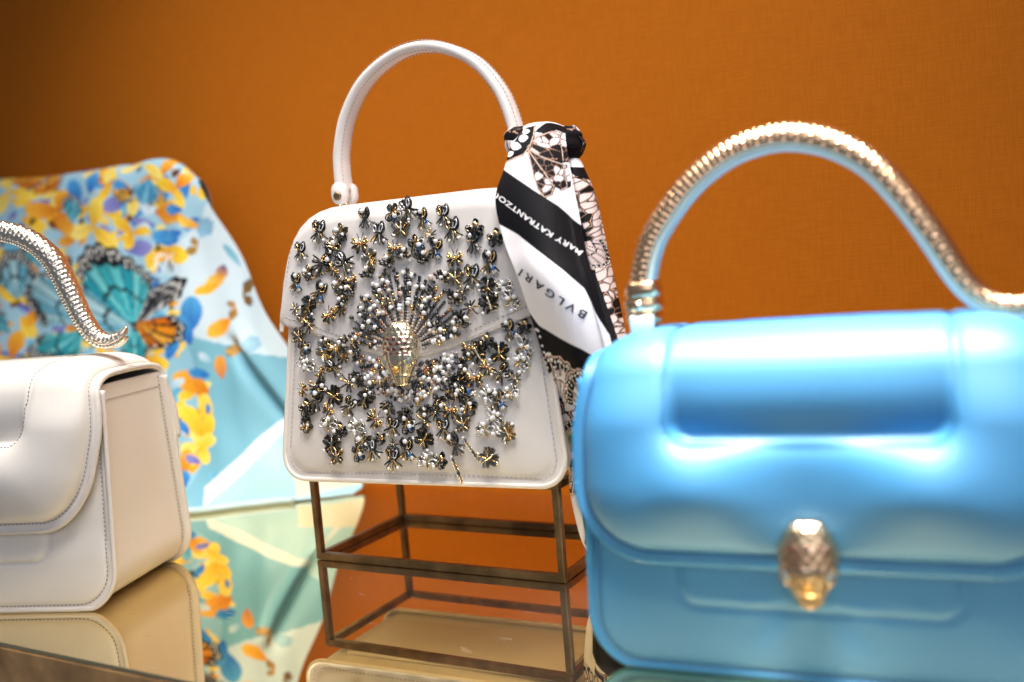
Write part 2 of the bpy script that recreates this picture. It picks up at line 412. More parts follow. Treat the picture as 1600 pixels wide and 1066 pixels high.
def make_snake_handle(parent, path, metal, belly, tail_curl=True):
    P = catmull(path, 430); P = resample(P, 640); n = len(P)
    T = np.gradient(P, axis=0); T /= np.linalg.norm(T, axis=1, keepdims=True)
    Nn = np.stack([-T[:, 1], T[:, 0]], 1)               # in-plane, towards the outside of the arch
    s = np.linspace(0, 1, n)
    R = np.interp(s, [0, .04, .5, .75, .9, .96, .985, 1], [.0058, .0062, .0065, .0062, .0052, .0040, .0026, .0008])
    seg = 40; V = np.zeros((n, seg, 3))
    L = .001*0+np.r_[0, np.cumsum(np.linalg.norm(np.diff(P, axis=0), axis=1))]
    for k in range(seg):
        a = math.pi*(-.12)+math.pi*1.24*k/(seg-1)       # upper, scaled part of the section
        row = L/.0029; ri = np.floor(row); fr = row-ri
        cp = a/(math.pi/7)+.5*(ri % 2); ci = cp-np.floor(cp)-.5
        d = 1-np.hypot(ci*1.55, (fr-.5)*1.6)
        bump = np.clip(d, -.15, .7)*.0009
        lip = np.exp(-((a+.10)/.10)**2)+np.exp(-((a-math.pi-.10)/.10)**2)
        rr = R*(1+0)+bump*(R/.0065)*(1-.8*lip)
        V[:, k, 0] = P[:, 0]+Nn[:, 0]*rr*math.sin(a); V[:, k, 2] = P[:, 1]+Nn[:, 1]*rr*math.sin(a); V[:, k, 1] = -rr*math.cos(a)*1.05
    F = grid_faces(n, seg, flip=False)
    F += [tuple(range(seg))[::-1], tuple((n-1)*seg+k for k in range(seg))]
    F += [(i*seg+seg-1, i*seg, (i+1)*seg, (i+1)*seg+seg-1) for i in range(n-1)]
    h = mesh_obj('snake_handle', V, F, metal, parent)
    # flat belly strip made of short cross plates under the scaled back
    mb = MB(); i = 6
    while i < n-14:
        j = min(i+5, n-1)
        q = [];
        for ii, g in ((i, .86), (i+1, 1), (j-1, 1), (j, .86)):
            ww = R[ii]*.96*g; off0 = -.0020; off1 = -(.0020+.0030*(R[ii]/.0065)*g)
            for yy, oo in ((-ww, off0), (-ww, off1), (-ww*.6, off1-.0006), (ww*.6, off1-.0006), (ww, off1), (ww, off0)):
                q.append((P[ii, 0]+Nn[ii, 0]*oo, yy, P[ii, 1]+Nn[ii, 1]*oo))
        mb.add(q, grid_faces(4, 6, True, flip=False)+[tuple(range(6)), tuple(range(18, 24))[::-1]])
        i += 5
    mb.build('belly_plates', [belly], h)['kind'] = 'stuff'
    return h

def make_shoulder_bag(name, label, loc, yaw, lea, edge, thread, metal, belly, hpath, group=None, tp=0.):
    t = thing(name, label, 'handbag', loc, yaw, group)
    HW, TOP, RC, D = .0965, .128, .024, .09
    fd = lambda w: -.045+.085*w      # front plane of the body
    # ---- front and back panel
    def panel(nm, sgn):
        nu, nv = 110, 90
        vv = np.linspace(0, 1, nv)**1.0; w = vv*TOP
        hw = np.where(w < RC, HW-RC+np.sqrt(np.maximum(0, RC**2-(RC-w)**2)), HW)
        uu = np.linspace(-1, 1, nu); U = hw[:, None]*np.sin(uu*math.pi/2*.92)/math.sin(math.pi/2*.92); Wm = w[:, None]*np.ones_like(U)
        e = -sd_rrect(U, Wm-.10, HW, .10, RC)
        h = .0008+.0030*np.sqrt(np.clip(1-(1-np.clip((e-.0045)/.03, 0, 1))**2, 0, 1))
        h -= .0006*np.exp(-((e-.0045)/.0006)**2)
        if sgn < 0:
            g = sd_rrect(U, Wm-.07, .056, .040, .009)
            h += -.0013*np.exp(-(g/.0011)**2)+.0010*smooth01(-g/.004)
            # light creases pulling from the clasp
            an = np.arctan2(Wm-.045, U); rad = np.hypot(U, Wm-.045)
            h += .0005*np.sin(an*9+.7)*np.exp(-((rad-.022)/.013)**2)*(Wm < .035)
        Y = (fd(Wm)-h+.0018*smooth01((Wm-.030)/.02)) if sgn < 0 else (-fd(Wm)+h)
        P = np.stack([U, Y, Wm], 2)
        if sgn < 0: P = P[:, ::1]
        Q = P.copy(); Q[:, :, 1] += (.0016+h)*(1 if sgn < 0 else -1)
        Q2 = P.copy(); Q2[:, :, 1] = (fd(Wm)+.0012)*(1 if sgn < 0 else -1)
        if sgn > 0: P = P[:, ::-1]; Q2 = Q2[:, ::-1]
        pn = sheet(nm, P, Q2, lea, t)
        return pn, (lambda uq, wq: fd(wq))
    front, _ = panel('front_panel', -1); back, _ = panel('back_panel', 1)
    # ---- gusset strip
    op, on = outline_path(HW-.0028, TOP+.0015, RC-.002)
    ns = 15; G = np.zeros((len(op), ns, 3))
    for j, q in enumerate(np.linspace(-1, 1, ns)):
        ww = op[:, 1]; dd = -fd(ww)*q
        inset = -.0022*(1-q**4)*np.clip(op[:, 1]/.05, 0, 1)
        bow = .004*(1-q*q)*0
        G[:, j, 0] = op[:, 0]+on[:, 0]*(inset-bow); G[:, j, 1] = dd*.985; G[:, j, 2] = op[:, 1]+.0012
    gus = sheet('gusset', G, .0016, lea, t)
    for i0, sg in ((0, -1), (len(op)-1, 1)):       # hem of stitches at the mouth of each gusset
        k = 3 if i0 == 0 else len(op)-4
        q = np.linspace(-.93, .93, 30); ww = op[k, 1]
        pth = np.stack([np.full(30, op[k, 0])-sg*.0022*(1-q**4)+sg*.0002, -fd(ww)*q*.985, np.full(30, ww)], 1)
        stitches('stitching', pth, np.tile([sg, 0, 0], (30, 1)), thread, gus)
    # ---- piping along both rims, stitching beside it
    op2, on2 = outline_path(HW, TOP, RC)
    for sgn in (-1, 1):
        pth = np.stack([op2[:, 0], sgn*(-fd(op2[:, 1])+.0003), op2[:, 1]+.0001], 1)
        pth = pth.copy(); pth[:, 2] = np.maximum(pth[:, 2], .0016)
        V, F = tube(pth, .0015, 10); mesh_obj('piping', V, F, edge, front if sgn < 0 else back)
        ins = op2-on2*.0042
        sp = np.stack([ins[:, 0], sgn*(-fd(ins[:, 1])+.0009), ins[:, 1]], 1)
        stitches('stitching', sp, np.tile([0, sgn, 0], (len(sp), 1)), thread, front if sgn < 0 else back)
        # stitches on the gusset side of the rim
        ins3 = op2-on2*.0029
        sp = np.stack([ins3[:, 0]+on2[:, 0]*.0006, sgn*(-fd(ins3[:, 1])-.0045), ins3[:, 1]+on2[:, 1]*.0006+.0012], 1)
        keep = op2[:, 1] > .004
        for sel in (slice(0, 50), slice(len(sp)-50, len(sp))):
            n3 = np.stack([on2[sel, 0], np.zeros(50), on2[sel, 1]], 1)
            stitches('stitching', sp[sel]-0*n3, n3, thread, gus)
    # emboss stitches on front pocket outline
    # ---- lining box (dark inside)
    lb = [(-.088, -.030, .03), (.088, -.030, .03), (.088, .030, .03), (-.088, .030, .03), (-.088, -.030, .122), (.088, -.030, .122), (.088, .030, .122), (-.088, .030, .122)]
    mesh_obj('lining', np.array(lb, float), [(0, 3, 2, 1), (0, 1, 5, 4), (1, 2, 6, 5), (2, 3, 7, 6), (3, 0, 4, 7)], M['lining'], t, smooth=False)
    # ---- flap
    prof = [(.0385, .085), (.0352, .128), (.0300, .1385), (.0, .1400), (-.0270, .1385), (-.0370, .128), (-.0470, .050)]
    prof = chaikin([prof[0], prof[1], (.0335, .1370), (.0, .1385), (-.0330, .1370), (-.0388, .116), prof[6]], 4)
    prof = resample(prof, 400); Lt = np.linalg.norm(np.diff(prof, axis=0), axis=1).sum()
    nv, nu = 210, 170
    s = np.linspace(0, Lt, nv); FW = .0985; RF = .034
    bd = np.interp(s, np.linspace(0, Lt, 400), prof[:, 0]); bw = np.interp(s, np.linspace(0, Lt, 400), prof[:, 1])
    hw = np.where(s > Lt-RF, FW-RF+np.sqrt(np.maximum(0, RF**2-(s-(Lt-RF))**2)), FW)
    # narrower over the top, where the flap shoulders round off
    hw = hw-.0055*smooth01((bw-.100)/.040)
    tn = np.stack([np.gradient(bd), np.gradient(bw)], 1); tn /= np.linalg.norm(tn, axis=1, keepdims=True)
    nd, nw = tn[:, 1], -tn[:, 0]                                # outward
    uu = np.sin(np.linspace(-1, 1, nu)*math.pi/2*.93)/math.sin(math.pi/2*.93)
    U = hw[:, None]*uu[None]; S = s[:, None]*np.ones_like(U)
    e = -sd_rrect(U, S-(Lt-.3), FW-.0055*smooth01((bw-.100)/.040)[:, None], .3, RF)
    padT = .0060+.0062*smooth01((.136-bw[:, None])/.03)*(bd[:, None] < 0)
    pad = padT*np.sqrt(np.clip(1-(1-np.clip((e-.0050)/.024, 0, 1))**2, 0, 1))
    i_r = np.argmin(np.abs(np.where(bd < 0, bw, 9)-.0965)); s_r = s[i_r]
    g = sd_rrect(U, S-(s_r-.25), .057, .25, .0125)
    inside = smooth01(-g/.0060)
    pad_in = .0020+.0006*smooth01(-g/.02)
    sad = np.exp(-(np.abs(U)/.030)**2.4)*smooth01((S-s_r+.006)/.004)
    pad2 = pad*(1-.25*np.exp(-np.maximum(g, 0)/.004))
    lowf = (np.clip((.1345-bw[:, None])/.030, 0, 1)*.8+.2*smooth01((.136-bw[:, None])/.034))*(bd[:, None] < 0)
    pad = (pad2*(1-.55*sad)*(1-inside)+np.minimum(pad, pad_in)*inside)*lowf+(1-lowf)*(pad-.0012*np.exp(-(g/.0022)**2))
    s_c = Lt-.004
    dip = np.exp(-((U/.016)**2+((S-s_c)/.032)**2))
    lobe = .0058*np.exp(-((np.abs(U)-.045)/.021)**2-((S-s_r-.015)/.017)**2)*(1-inside)
    pad = pad*(1-.60*dip)+lobe*(1-.8*dip)
    pad -= .0011*np.exp(-((e-.0046)/.0009)**2)
    h = .0030+pad
    # sag of the shoulders: the flap droops at its ends over the top
    sag = .0030*smooth01((np.abs(U)-.070)/.028)**1.2*smooth01((bw[:, None]-.11)/.03)
    tf = 1-tp*smooth01((.128-bw)/.075)*(bd < 0)
    Ut = U*tf[:, None]
    P = np.stack([Ut, bd[:, None]+nd[:, None]*h, bw[:, None]+nw[:, None]*h-sag], 2)
    Q = np.stack([Ut, bd[:, None]*np.ones_like(U)-nd[:, None]*.0006, bw[:, None]*np.ones_like(U)-nw[:, None]*.0006-sag], 2)
    P = P[:, ::-1]; Q = Q[:, ::-1]
    flap = sheet('flap', P, Q, lea, t)
    Nn = grid_normals(P)
    def on_flap(uq, sq):
        i = int(np.clip(sq/Lt*(nv-1), 0, nv-1)); col = P[i, :, 0]
        j = int(np.argmin(np.abs(col-uq*tf[i]))); return P[i, j], Nn[i, j]
    def flap_path(pts):
        a = [on_flap(*p) for p in pts]; return np.array([x[0] for x in a]), np.array([x[1] for x in a])
    # stitch line near the rim
    fp = []
    e0 = .0042
    for sq in np.linspace(.012, Lt-RF, 90): 
        k = int(np.clip(sq/Lt*(nv-1), 0, nv-1)); fp.append((-(hw[k]-e0), sq))
    for a in np.linspace(math.pi, .5*math.pi, 30): fp.append((-(FW-RF)+(RF-e0)*math.cos(a), Lt-RF+(RF-e0)*math.sin(a)))
    fp += [(q, Lt-e0) for q in np.linspace(-(FW-RF), FW-RF, 80)]
    for a in np.linspace(.5*math.pi, 0, 30): fp.append(((FW-RF)+(RF-e0)*math.cos(a), Lt-RF+(RF-e0)*math.sin(a)))
    for sq in np.linspace(Lt-RF, .012, 90):
        k = int(np.clip(sq/Lt*(nv-1), 0, nv-1)); fp.append((hw[k]-e0, sq))
    # exact positions from the base profile
    def exact(uq, sq, lift):
        i = sq/Lt*(nv-1); q = lambda arr: np.interp(i, np.arange(nv), arr)
        sg = .0030*smooth01((abs(uq)-.070)/.028)**1.2*smooth01((q(bw)-.11)/.03)
        return np.array([uq*q(tf), q(bd)+q(nd)*lift, q(bw)+q(nw)*lift-sg]), np.array([0, q(nd), q(nw)])
    def row(pts, lift):
        a = [exact(p[0], p[1], lift) for p in pts]; return np.array([x[0] for x in a]), np.array([x[1] for x in a])
    a, b = row(fp, .0031); stitches('stitching', a, b, thread, flap)
    # edge binding: rounded raw edge
    fe = []
    e0 = .0002
    for sq in np.linspace(.002, Lt-RF, 90):
        k = int(np.clip(sq/Lt*(nv-1), 0, nv-1)); fe.append((-(hw[k]-e0), sq))
    for aa in np.linspace(math.pi, .5*math.pi, 30): fe.append((-(FW-RF)+(RF-e0)*math.cos(aa), Lt-RF+(RF-e0)*math.sin(aa)))
    fe += [(q, Lt-e0) for q in np.linspace(-(FW-RF), FW-RF, 80)]
    for aa in np.linspace(.5*math.pi, 0, 30): fe.append(((FW-RF)+(RF-e0)*math.cos(aa), Lt-RF+(RF-e0)*math.sin(aa)))
    for sq in np.linspace(Lt-RF, .002, 90):
        k = int(np.clip(sq/Lt*(nv-1), 0, nv-1)); fe.append((hw[k]-e0, sq))
    a, b = row(fe, .0014); V, F = tube(a, .0020, 8); mesh_obj('edge_binding', V, F, edge, flap)
    # stitch line inside the recess
    rp = [(-.0560, q) for q in np.linspace(.03, s_r-.0125, 60)]
    rp += [(-.0570+.0125+(.0115)*math.cos(x), s_r-.0125+.0115*math.sin(x)) for x in np.linspace(math.pi, .5*math.pi, 14)]
    rp += [(q, s_r-.001) for q in np.linspace(-.0445, .0445, 50)]
    rp += [(.0570-.0125+.0115*math.cos(x), s_r-.0125+.0115*math.sin(x)) for x in np.linspace(.5*math.pi, 0, 14)]
    rp += [(.0560, q) for q in np.linspace(s_r-.0125, .03, 60)]
    a, b = flap_path(rp); a = chaikin(a, 1); b = chaikin(b, 1)
    stitches('stitching', a, b, thread, flap, lift=.0003)
    if metal is M['rose_gold']:
        V, F = tube([(x, .0335+.002*abs(x/.05)**3, .1430-.0035*abs(x/.052)**6) for x in np.linspace(-.052, .052, 40)], .0032, 10); mesh_obj('rear_trim', V, F, M['navy_edge'], t)
    # ---- snake handle and its hinge
    h = make_snake_handle(t, hpath, metal, belly)
    u0, w0 = hpath[0]
    mb = MB()
    secs = [(w0-.0035, .0050, .0050), (w0+.001, .0058, .0058), (w0+.0015, .0074, .0072), (w0+.006, .0082, .0078), (w0+.0063, .0076, .0072), (w0+.0075, .0076, .0072),
            (w0+.0078, .0086, .0080), (w0+.0125, .0088, .0082), (w0+.0130, .0078, .0074), (w0+.0142, .0078, .0074), (w0+.0146, .0086, .0080), (w0+.019, .0080, .0076), (w0+.0215, .0066, .0066)]
    V = []
    for (z, a_, b_) in secs:
        for k in range(24):
            an = 2*math.pi*k/24; c_, s_ = math.cos(an), math.sin(an)
            V.append((u0+.0+a_*math.copysign(abs(c_)**.6, c_)+(z-w0)*.05, b_*math.copysign(abs(s_)**.6, s_), z))
    mb.add(V, grid_faces(len(secs), 24, True, flip=False)+[tuple(range(24))[::-1], tuple(range((len(secs)-1)*24, len(secs)*24))])
    hinge = mb.build('handle_hinge', [metal], t)
    V, F = tube([(u0, -.0095, w0+.010), (u0, .0095, w0+.010)], .0022, 12); mesh_obj('hinge_pin', V, F, M['clasp_gold'], hinge)
    V, F = rbox(.0112, .0030, .0085, .0008); mesh_obj('enamel_plate', V+np.array([u0+.001, -.0078, w0+.0015]), F, belly, hinge)
    make_clasp(t, (0, -.0545, .0540), -.085, h=.0345, w=.0225, gold=M['amber_gold'] if metal is M['rose_gold'] else None)
    return t

HP_BLUE = [(-.0745, .1475), (-.0738, .158), (-.0722, .1725), (-.0658, .1895), (-.0500, .2090), (-.0328, .2212), (-.0165, .2262), (-.0020, .2262), (.0137, .2212), (.0283, .2110), (.0402, .1960), (.0510, .1785), (.0612, .1602), (.0700, .1508), (.0790, .1478), (.0880, .1492), (.0950, .1560)]
HP_WHITE = [(-.0745, .1475), (-.0738, .158), (-.0722, .1725), (-.0658, .1895), (-.0500, .2090), (-.0328, .2222), (-.0130, .2285), (.0050, .2290), (.0200, .2268), (.0372, .2200), (.0510, .2070), (.0592, .1885), (.0665, .1700), (.0745, .1575), (.0830, .1545), (.0905, .1570), (.0950, .1625)]
make_shoulder_bag('blue_shoulder_bag', 'glossy sky blue padded leather bag with rose gold snake handle in the foreground', (.1316, .423, 0), -.40,
                  M['blue_leather'], M['blue_edge'], M['blue_thread'], M['rose_gold'], M['enamel'], HP_BLUE)
make_shoulder_bag('white_shoulder_bag', 'cream white padded leather bag with pale gold snake handle in front of the floral scarf', (-.3286, .6066, 0), -.177,
                  M['white_leather'], M['white_edge'], M['white_thread'], M['pale_gold'], M['pale_gold'], HP_WHITE, tp=.12)
# ---------------------------------------------------------------- beaded handbag on the riser
BO = (-.04317634, .59528765, .0587); BYAW = -.46
def bag_hw(w): return .0980-.115*w
def rounded_outline(top, rb, rt, grow=0.):
    """closed outline of the trapezoid body (u,w)"""
    c = [(-bag_hw(0)-grow, 0-grow, rb), (bag_hw(0)+grow, 0-grow, rb), (bag_hw(top)+grow, top+grow, rt), (-bag_hw(top)-grow, top+grow, rt)]
    pts = []
    for i in range(4):
        p = np.array(c[i][:2]); a = np.array(c[i-1][:2]); b = np.array(c[(i+1) % 4][:2]); r = c[i][2]
        da = (a-p)/np.linalg.norm(a-p); db = (b-p)/np.linalg.norm(b-p)
        A, B = p+da*r, p+db*r
        for t in np.linspace(0, 1, 12): pts.append((1-t)**2*A+2*t*(1-t)*(p+(A+B-2*p)*.13)+t*t*B)
    return np.array(pts)

def make_beaded_bag():
    t = thing('beaded_handbag', 'white top handle bag covered in beaded butterflies standing on the bronze stand', 'handbag', BO, BYAW)
    lea = M['ivory_leather']; edge = M['white_edge']; thr = M['pale_thread']
    TOP = .1640
    fd = lambda w: -.045+.09*w
    base = resample(np.vstack([rounded_outline(TOP, .016, .030), rounded_outline(TOP, .016, .030)[:1]]), 241)[:-1]
    cen = np.array([0, .078])
    def face(nm, sgn):
        rings = [0, .15, .3, .45, .6, .72, .8, .86, .9, .925, .945, .96, .975, .99, 1.0]
        V = []; nb = len(base)
        for r in rings:
            for p in base:
                q = cen+(p-cen)*r; dist = (1-r)*np.linalg.norm(p-cen)*.85
                puff = .0028*(1-math.exp(-max(0, dist-.0045)/.010))-.0007*math.exp(-((dist-.0050)/.0010)**2)+.0006
                V.append((q[0], sgn*(-fd(q[1])+puff) if sgn > 0 else fd(q[1])-puff, q[1]))
        n = len(V)
        for p in base: V.append((p[0], (fd(p[1])+.003) if sgn < 0 else (-fd(p[1])-.003), p[1]))
        F = []
        for i in range(1, len(rings)): 
            for k in range(nb):
                a = (i-1)*nb+k; b = (i-1)*nb+(k+1) % nb; F.append((a, b, b+nb, a+nb))
        a0 = (len(rings)-1)*nb
        for k in range(nb): F.append((a0+k, a0+(k+1) % nb, n+(k+1) % nb, n+k))
        o = mesh_obj(nm, np.array(V), F, lea, t)
        for e0, kind in ((.0002, 'edge'), (.0050, 'st')):
            pts = []
            for i, p in enumerate(base):
                tg = base[(i+1) % nb]-base[i-1]; nn = np.array([tg[1], -tg[0]]); nn /= np.linalg.norm(nn)
                q = p-nn*e0; pts.append((q[0], (fd(q[1])-.0008) if sgn < 0 else (-fd(q[1])+.0008), q[1]))
            pts = np.array(pts)
            if kind == 'edge':
                V2, F2 = tube(pts+np.array([0, .0008 if sgn < 0 else -.0008, 0]), .0016, 8, closed=True); mesh_obj('piping', V2, F2, edge, o)
            else:
                stitches('stitching', pts, np.tile([0, sgn, 0], (len(pts), 1)), thr, o, dash=.0020, gap=.0010)
        return o
    front = face('front_panel', -1); face('back_panel', 1)
    # gusset all round, set in a little from the rims
    ins = []
    nb = len(base)
    for i, p in enumerate(base):
        tg = base[(i+1) % nb]-base[i-1]; nn = np.array([tg[1], -tg[0]]); nn /= np.linalg.norm(nn); ins.append(p-nn*.0022)
    ins = np.array(ins); qs = np.linspace(-1, 1, 9)
    G = np.zeros((9, nb, 3))
    for i, q in enumerate(qs): G[i, :, 0] = ins[:, 0]; G[i, :, 1] = -q*np.array([fd(w) for w in ins[:, 1]])*.99*-1*-1; G[i, :, 2] = ins[:, 1]
    mesh_obj('gusset', G, grid_faces(9, nb, True), lea, t)
    # base feet / bottom panel seen in the mirror
    Vb, Fb = rbox(.150, .058, .0022, .0008); mesh_obj('base_panel', Vb+np.array([0, 0, .0009]), Fb, lea, t)
    # ---- flap
    nu, nv = 150, 130
    uu = np.sin(np.linspace(-1, 1, nu)*math.pi/2*.96)/math.sin(math.pi/2*.96)
    def top_of(x):                      # x = |u|/half width in 0..1, height of the shoulder line
        return None
    shoulder = base[(base[:, 1] > .09)]
    sr = shoulder[shoulder[:, 0] >= 0]; sr = sr[np.argsort(sr[:, 0])]
    FWt = .0905
    def Tw(u):
        a = abs(u)
        # outline grown by 3 mm
        x = np.interp(a/FWt, [0, .60, .70, .78, .85, .91, .955, .985, 1.0], [0, .60, .70, .78, .85, .91, .955, .985, 1.0])
        return float(np.interp(a, [0, .045, .055, .063, .070, .0760, .0810, .0850, .0880, .0905, .0921], [.1672, .1672, .1668, .1652, .1622, .1578, .1515, .1430, .1320, .1180, .1020]))
    def Vedge(u):
        a = abs(u); return float(np.interp(a, [0, .012, .03, .05, .065, .078, .086, .0905, .0925], [.0745, .0752, .0790, .0852, .0902, .0940, .0962, .0985, .1030]))
    P = np.zeros((nv, nu, 3)); 
    for j in range(nu):
        u = uu[j]*.0921; Tp = Tw(u); Ve = min(Vedge(u), Tp-.0005)
        rr = .0075*min(1, (Tp-Ve)/.03)
        off = .0032
        dtop = -fd(Tp)*.96
        pth = [(dtop*.9, Tp-.016), (dtop+.0005, Tp-.010), (dtop-.002, Tp-.001), (dtop-.007, Tp), (0, Tp+.0006), (fd(Tp)+.004, Tp), (fd(Tp)-off*.6, Tp-.0025), (fd(Tp-.012)-off-.0010, Tp-.010)]
        pth = chaikin(pth, 3)
        if Tp-.012 > Ve:
            w_ = np.linspace(Tp-.012, Ve, 50); tt = np.linspace(0, 1, 50)
            pth = np.vstack([pth, np.stack([fd(w_)-off-.0014-.0012*np.sin(tt*math.pi), w_], 1)])
        q = resample(pth, nv); P[:, j, 0] = u; P[:, j, 1] = q[:, 0]; P[:, j, 2] = q[:, 1]
    Pf = P[:, ::-1]
    flap = sheet('flap', Pf, .0022, lea, t)
    eb = [P[-1, j]+np.array([0, .0011, 0]) for j in range(nu)]
    side = lambda j: [P[i, j] for i in range(40, nv)]
    V2, F2 = tube(resample(np.array(eb), 200), .0012, 8); mesh_obj('edge_binding', V2, F2, lea, flap)
    sp = []
    for j in range(8, nu-8): sp.append((P[-1, j, 0]*.975, 0, P[-1, j, 2]+.0042))
    sp = np.array(sp); sp[:, 1] = [fd(w)-.0036-.0015 for w in sp[:, 2]]
    stitches('stitching', sp, np.tile([0, -1, 0], (len(sp), 1)), thr, flap, dash=.0020, gap=.0010)
    for sg in (-1, 1):                    # side stitching of the flap
        pts = []
        for w_ in np.linspace(.104, .150, 40):
            us = np.linspace(.05, .092, 200); tw = np.array([Tw(x) for x in us]); ue = np.interp(-w_-.0, -tw, us) if False else us[np.argmin(np.abs(tw-w_))]
            pts.append((sg*(ue-.0048), fd(w_)-.0036-.0016, w_))
        stitches('stitching', np.array(pts), np.tile([0, -1, 0], (40, 1)), thr, flap, dash=.0020, gap=.0010)
    # ---- top handle: leather strap on two lugs
    hp = []
    ww = .1780
    ctrl = [(-.0625, ww), (-.0628, .190), (-.0615, .2040), (-.0545, .2240), (-.0400, .2425), (-.0200, .2540), (0, .2578), (.0200, .2540), (.0400, .2425), (.0545, .2240), (.0615, .2040), (.0628, .190), (.0625, ww)]
    C = resample(catmull(ctrl, 240), 160); T = np.gradient(C, axis=0); T /= np.linalg.norm(T, axis=1, keepdims=True); Nn = np.stack([-T[:, 1], T[:, 0]], 1)
    seg = 20; V = []
    for i in range(len(C)):
        k0 = abs(i/(len(C)-1)-.5)*2
        hd = .0064+.0012*k0**3; ht = .0031+.0006*k0
        for k in range(seg):
            a = 2*math.pi*k/seg; c_, s_ = math.cos(a), math.sin(a)
            y = hd*math.copysign(abs(c_)**.75, c_); o_ = ht*math.copysign(abs(s_)**.75, s_)
            if abs(abs(y)-hd*.72) < hd*.05: o_ *= .95
            V.append((C[i, 0]+Nn[i, 0]*o_, y, C[i, 1]+Nn[i, 1]*o_))
    F = grid_faces(len(C), seg, True)+[tuple(range(seg))[::-1], tuple((len(C)-1)*seg+k for k in range(seg))]
    handle = mesh_obj('top_handle', np.array(V), F, lea, t)
    for side_ in (-1, 1):
        for oo in (1,):
            sp = np.stack([C[:, 0]+Nn[:, 0]*.0031, np.full(len(C), side_*.0044), C[:, 1]+Nn[:, 1]*.0031], 1)
            stitches('stitching', sp, np.stack([Nn[:, 0], np.zeros(len(C)), Nn[:, 1]], 1), thr, handle)
            sp = np.stack([C[:, 0]-Nn[:, 0]*.0031, np.full(len(C), side_*.0044), C[:, 1]-Nn[:, 1]*.0031], 1)
            stitches('stitching', sp, np.stack([-Nn[:, 0], np.zeros(len(C)), -Nn[:, 1]], 1), thr, handle)
    for sg in (-1, 1):
        u0 = sg*.0625
        lug = MB()
        for d0 in (-.0052, .0052):        # two rounded leather cheeks
            V = []
            for (dd, sc) in ((-.0026, .88), (-.0018, 1), (.0018, 1), (.0026, .88)):
                for k in range(20):
                    a = 2*math.pi*k/20; V.append((u0+.0056*sc*math.cos(a), d0+dd, ww-.0032+.0056*sc*math.sin(a)+(.003 if math.sin(a) > .3 else 0)))
            lug.add(V, grid_faces(4, 20, True)+[tuple(range(20))[::-1], tuple(range(60, 80))])
        lo = lug.build('handle_lug', [lea], t)
        for d0 in (-1, 1):
            V, F = tube([(u0, d0*.0075, ww-.0035), (u0, d0*.0088, ww-.0035), (u0, d0*.0092, ww-.0035)], [.0028, .0028, .0018], 16)
            mesh_obj('stud', V, F, M['bronze'] if d0 < 0 else M['clasp_gold'], lo)
        V, F = tube([(u0, -.0075, ww-.0098), (u0, .0075, ww-.0098)], .0013, 10); mesh_obj('ring', V, F, M['clasp_gold'], lo)
        V, F = tube([(u0, 0, ww-.013), (u0, 0, ww-.007)], .0022, 10); mesh_obj('post', V, F, M['clasp_gold'], lo)
    # ---- clasp
    make_clasp(t, (-.0010, fd(.076)-.0072, .0765), -.09, h=.0372, w=.0215)
    return t, front, flap, fd, Vedge

bag, bag_front, bag_flap, bag_fd, Vedge = make_beaded_bag()

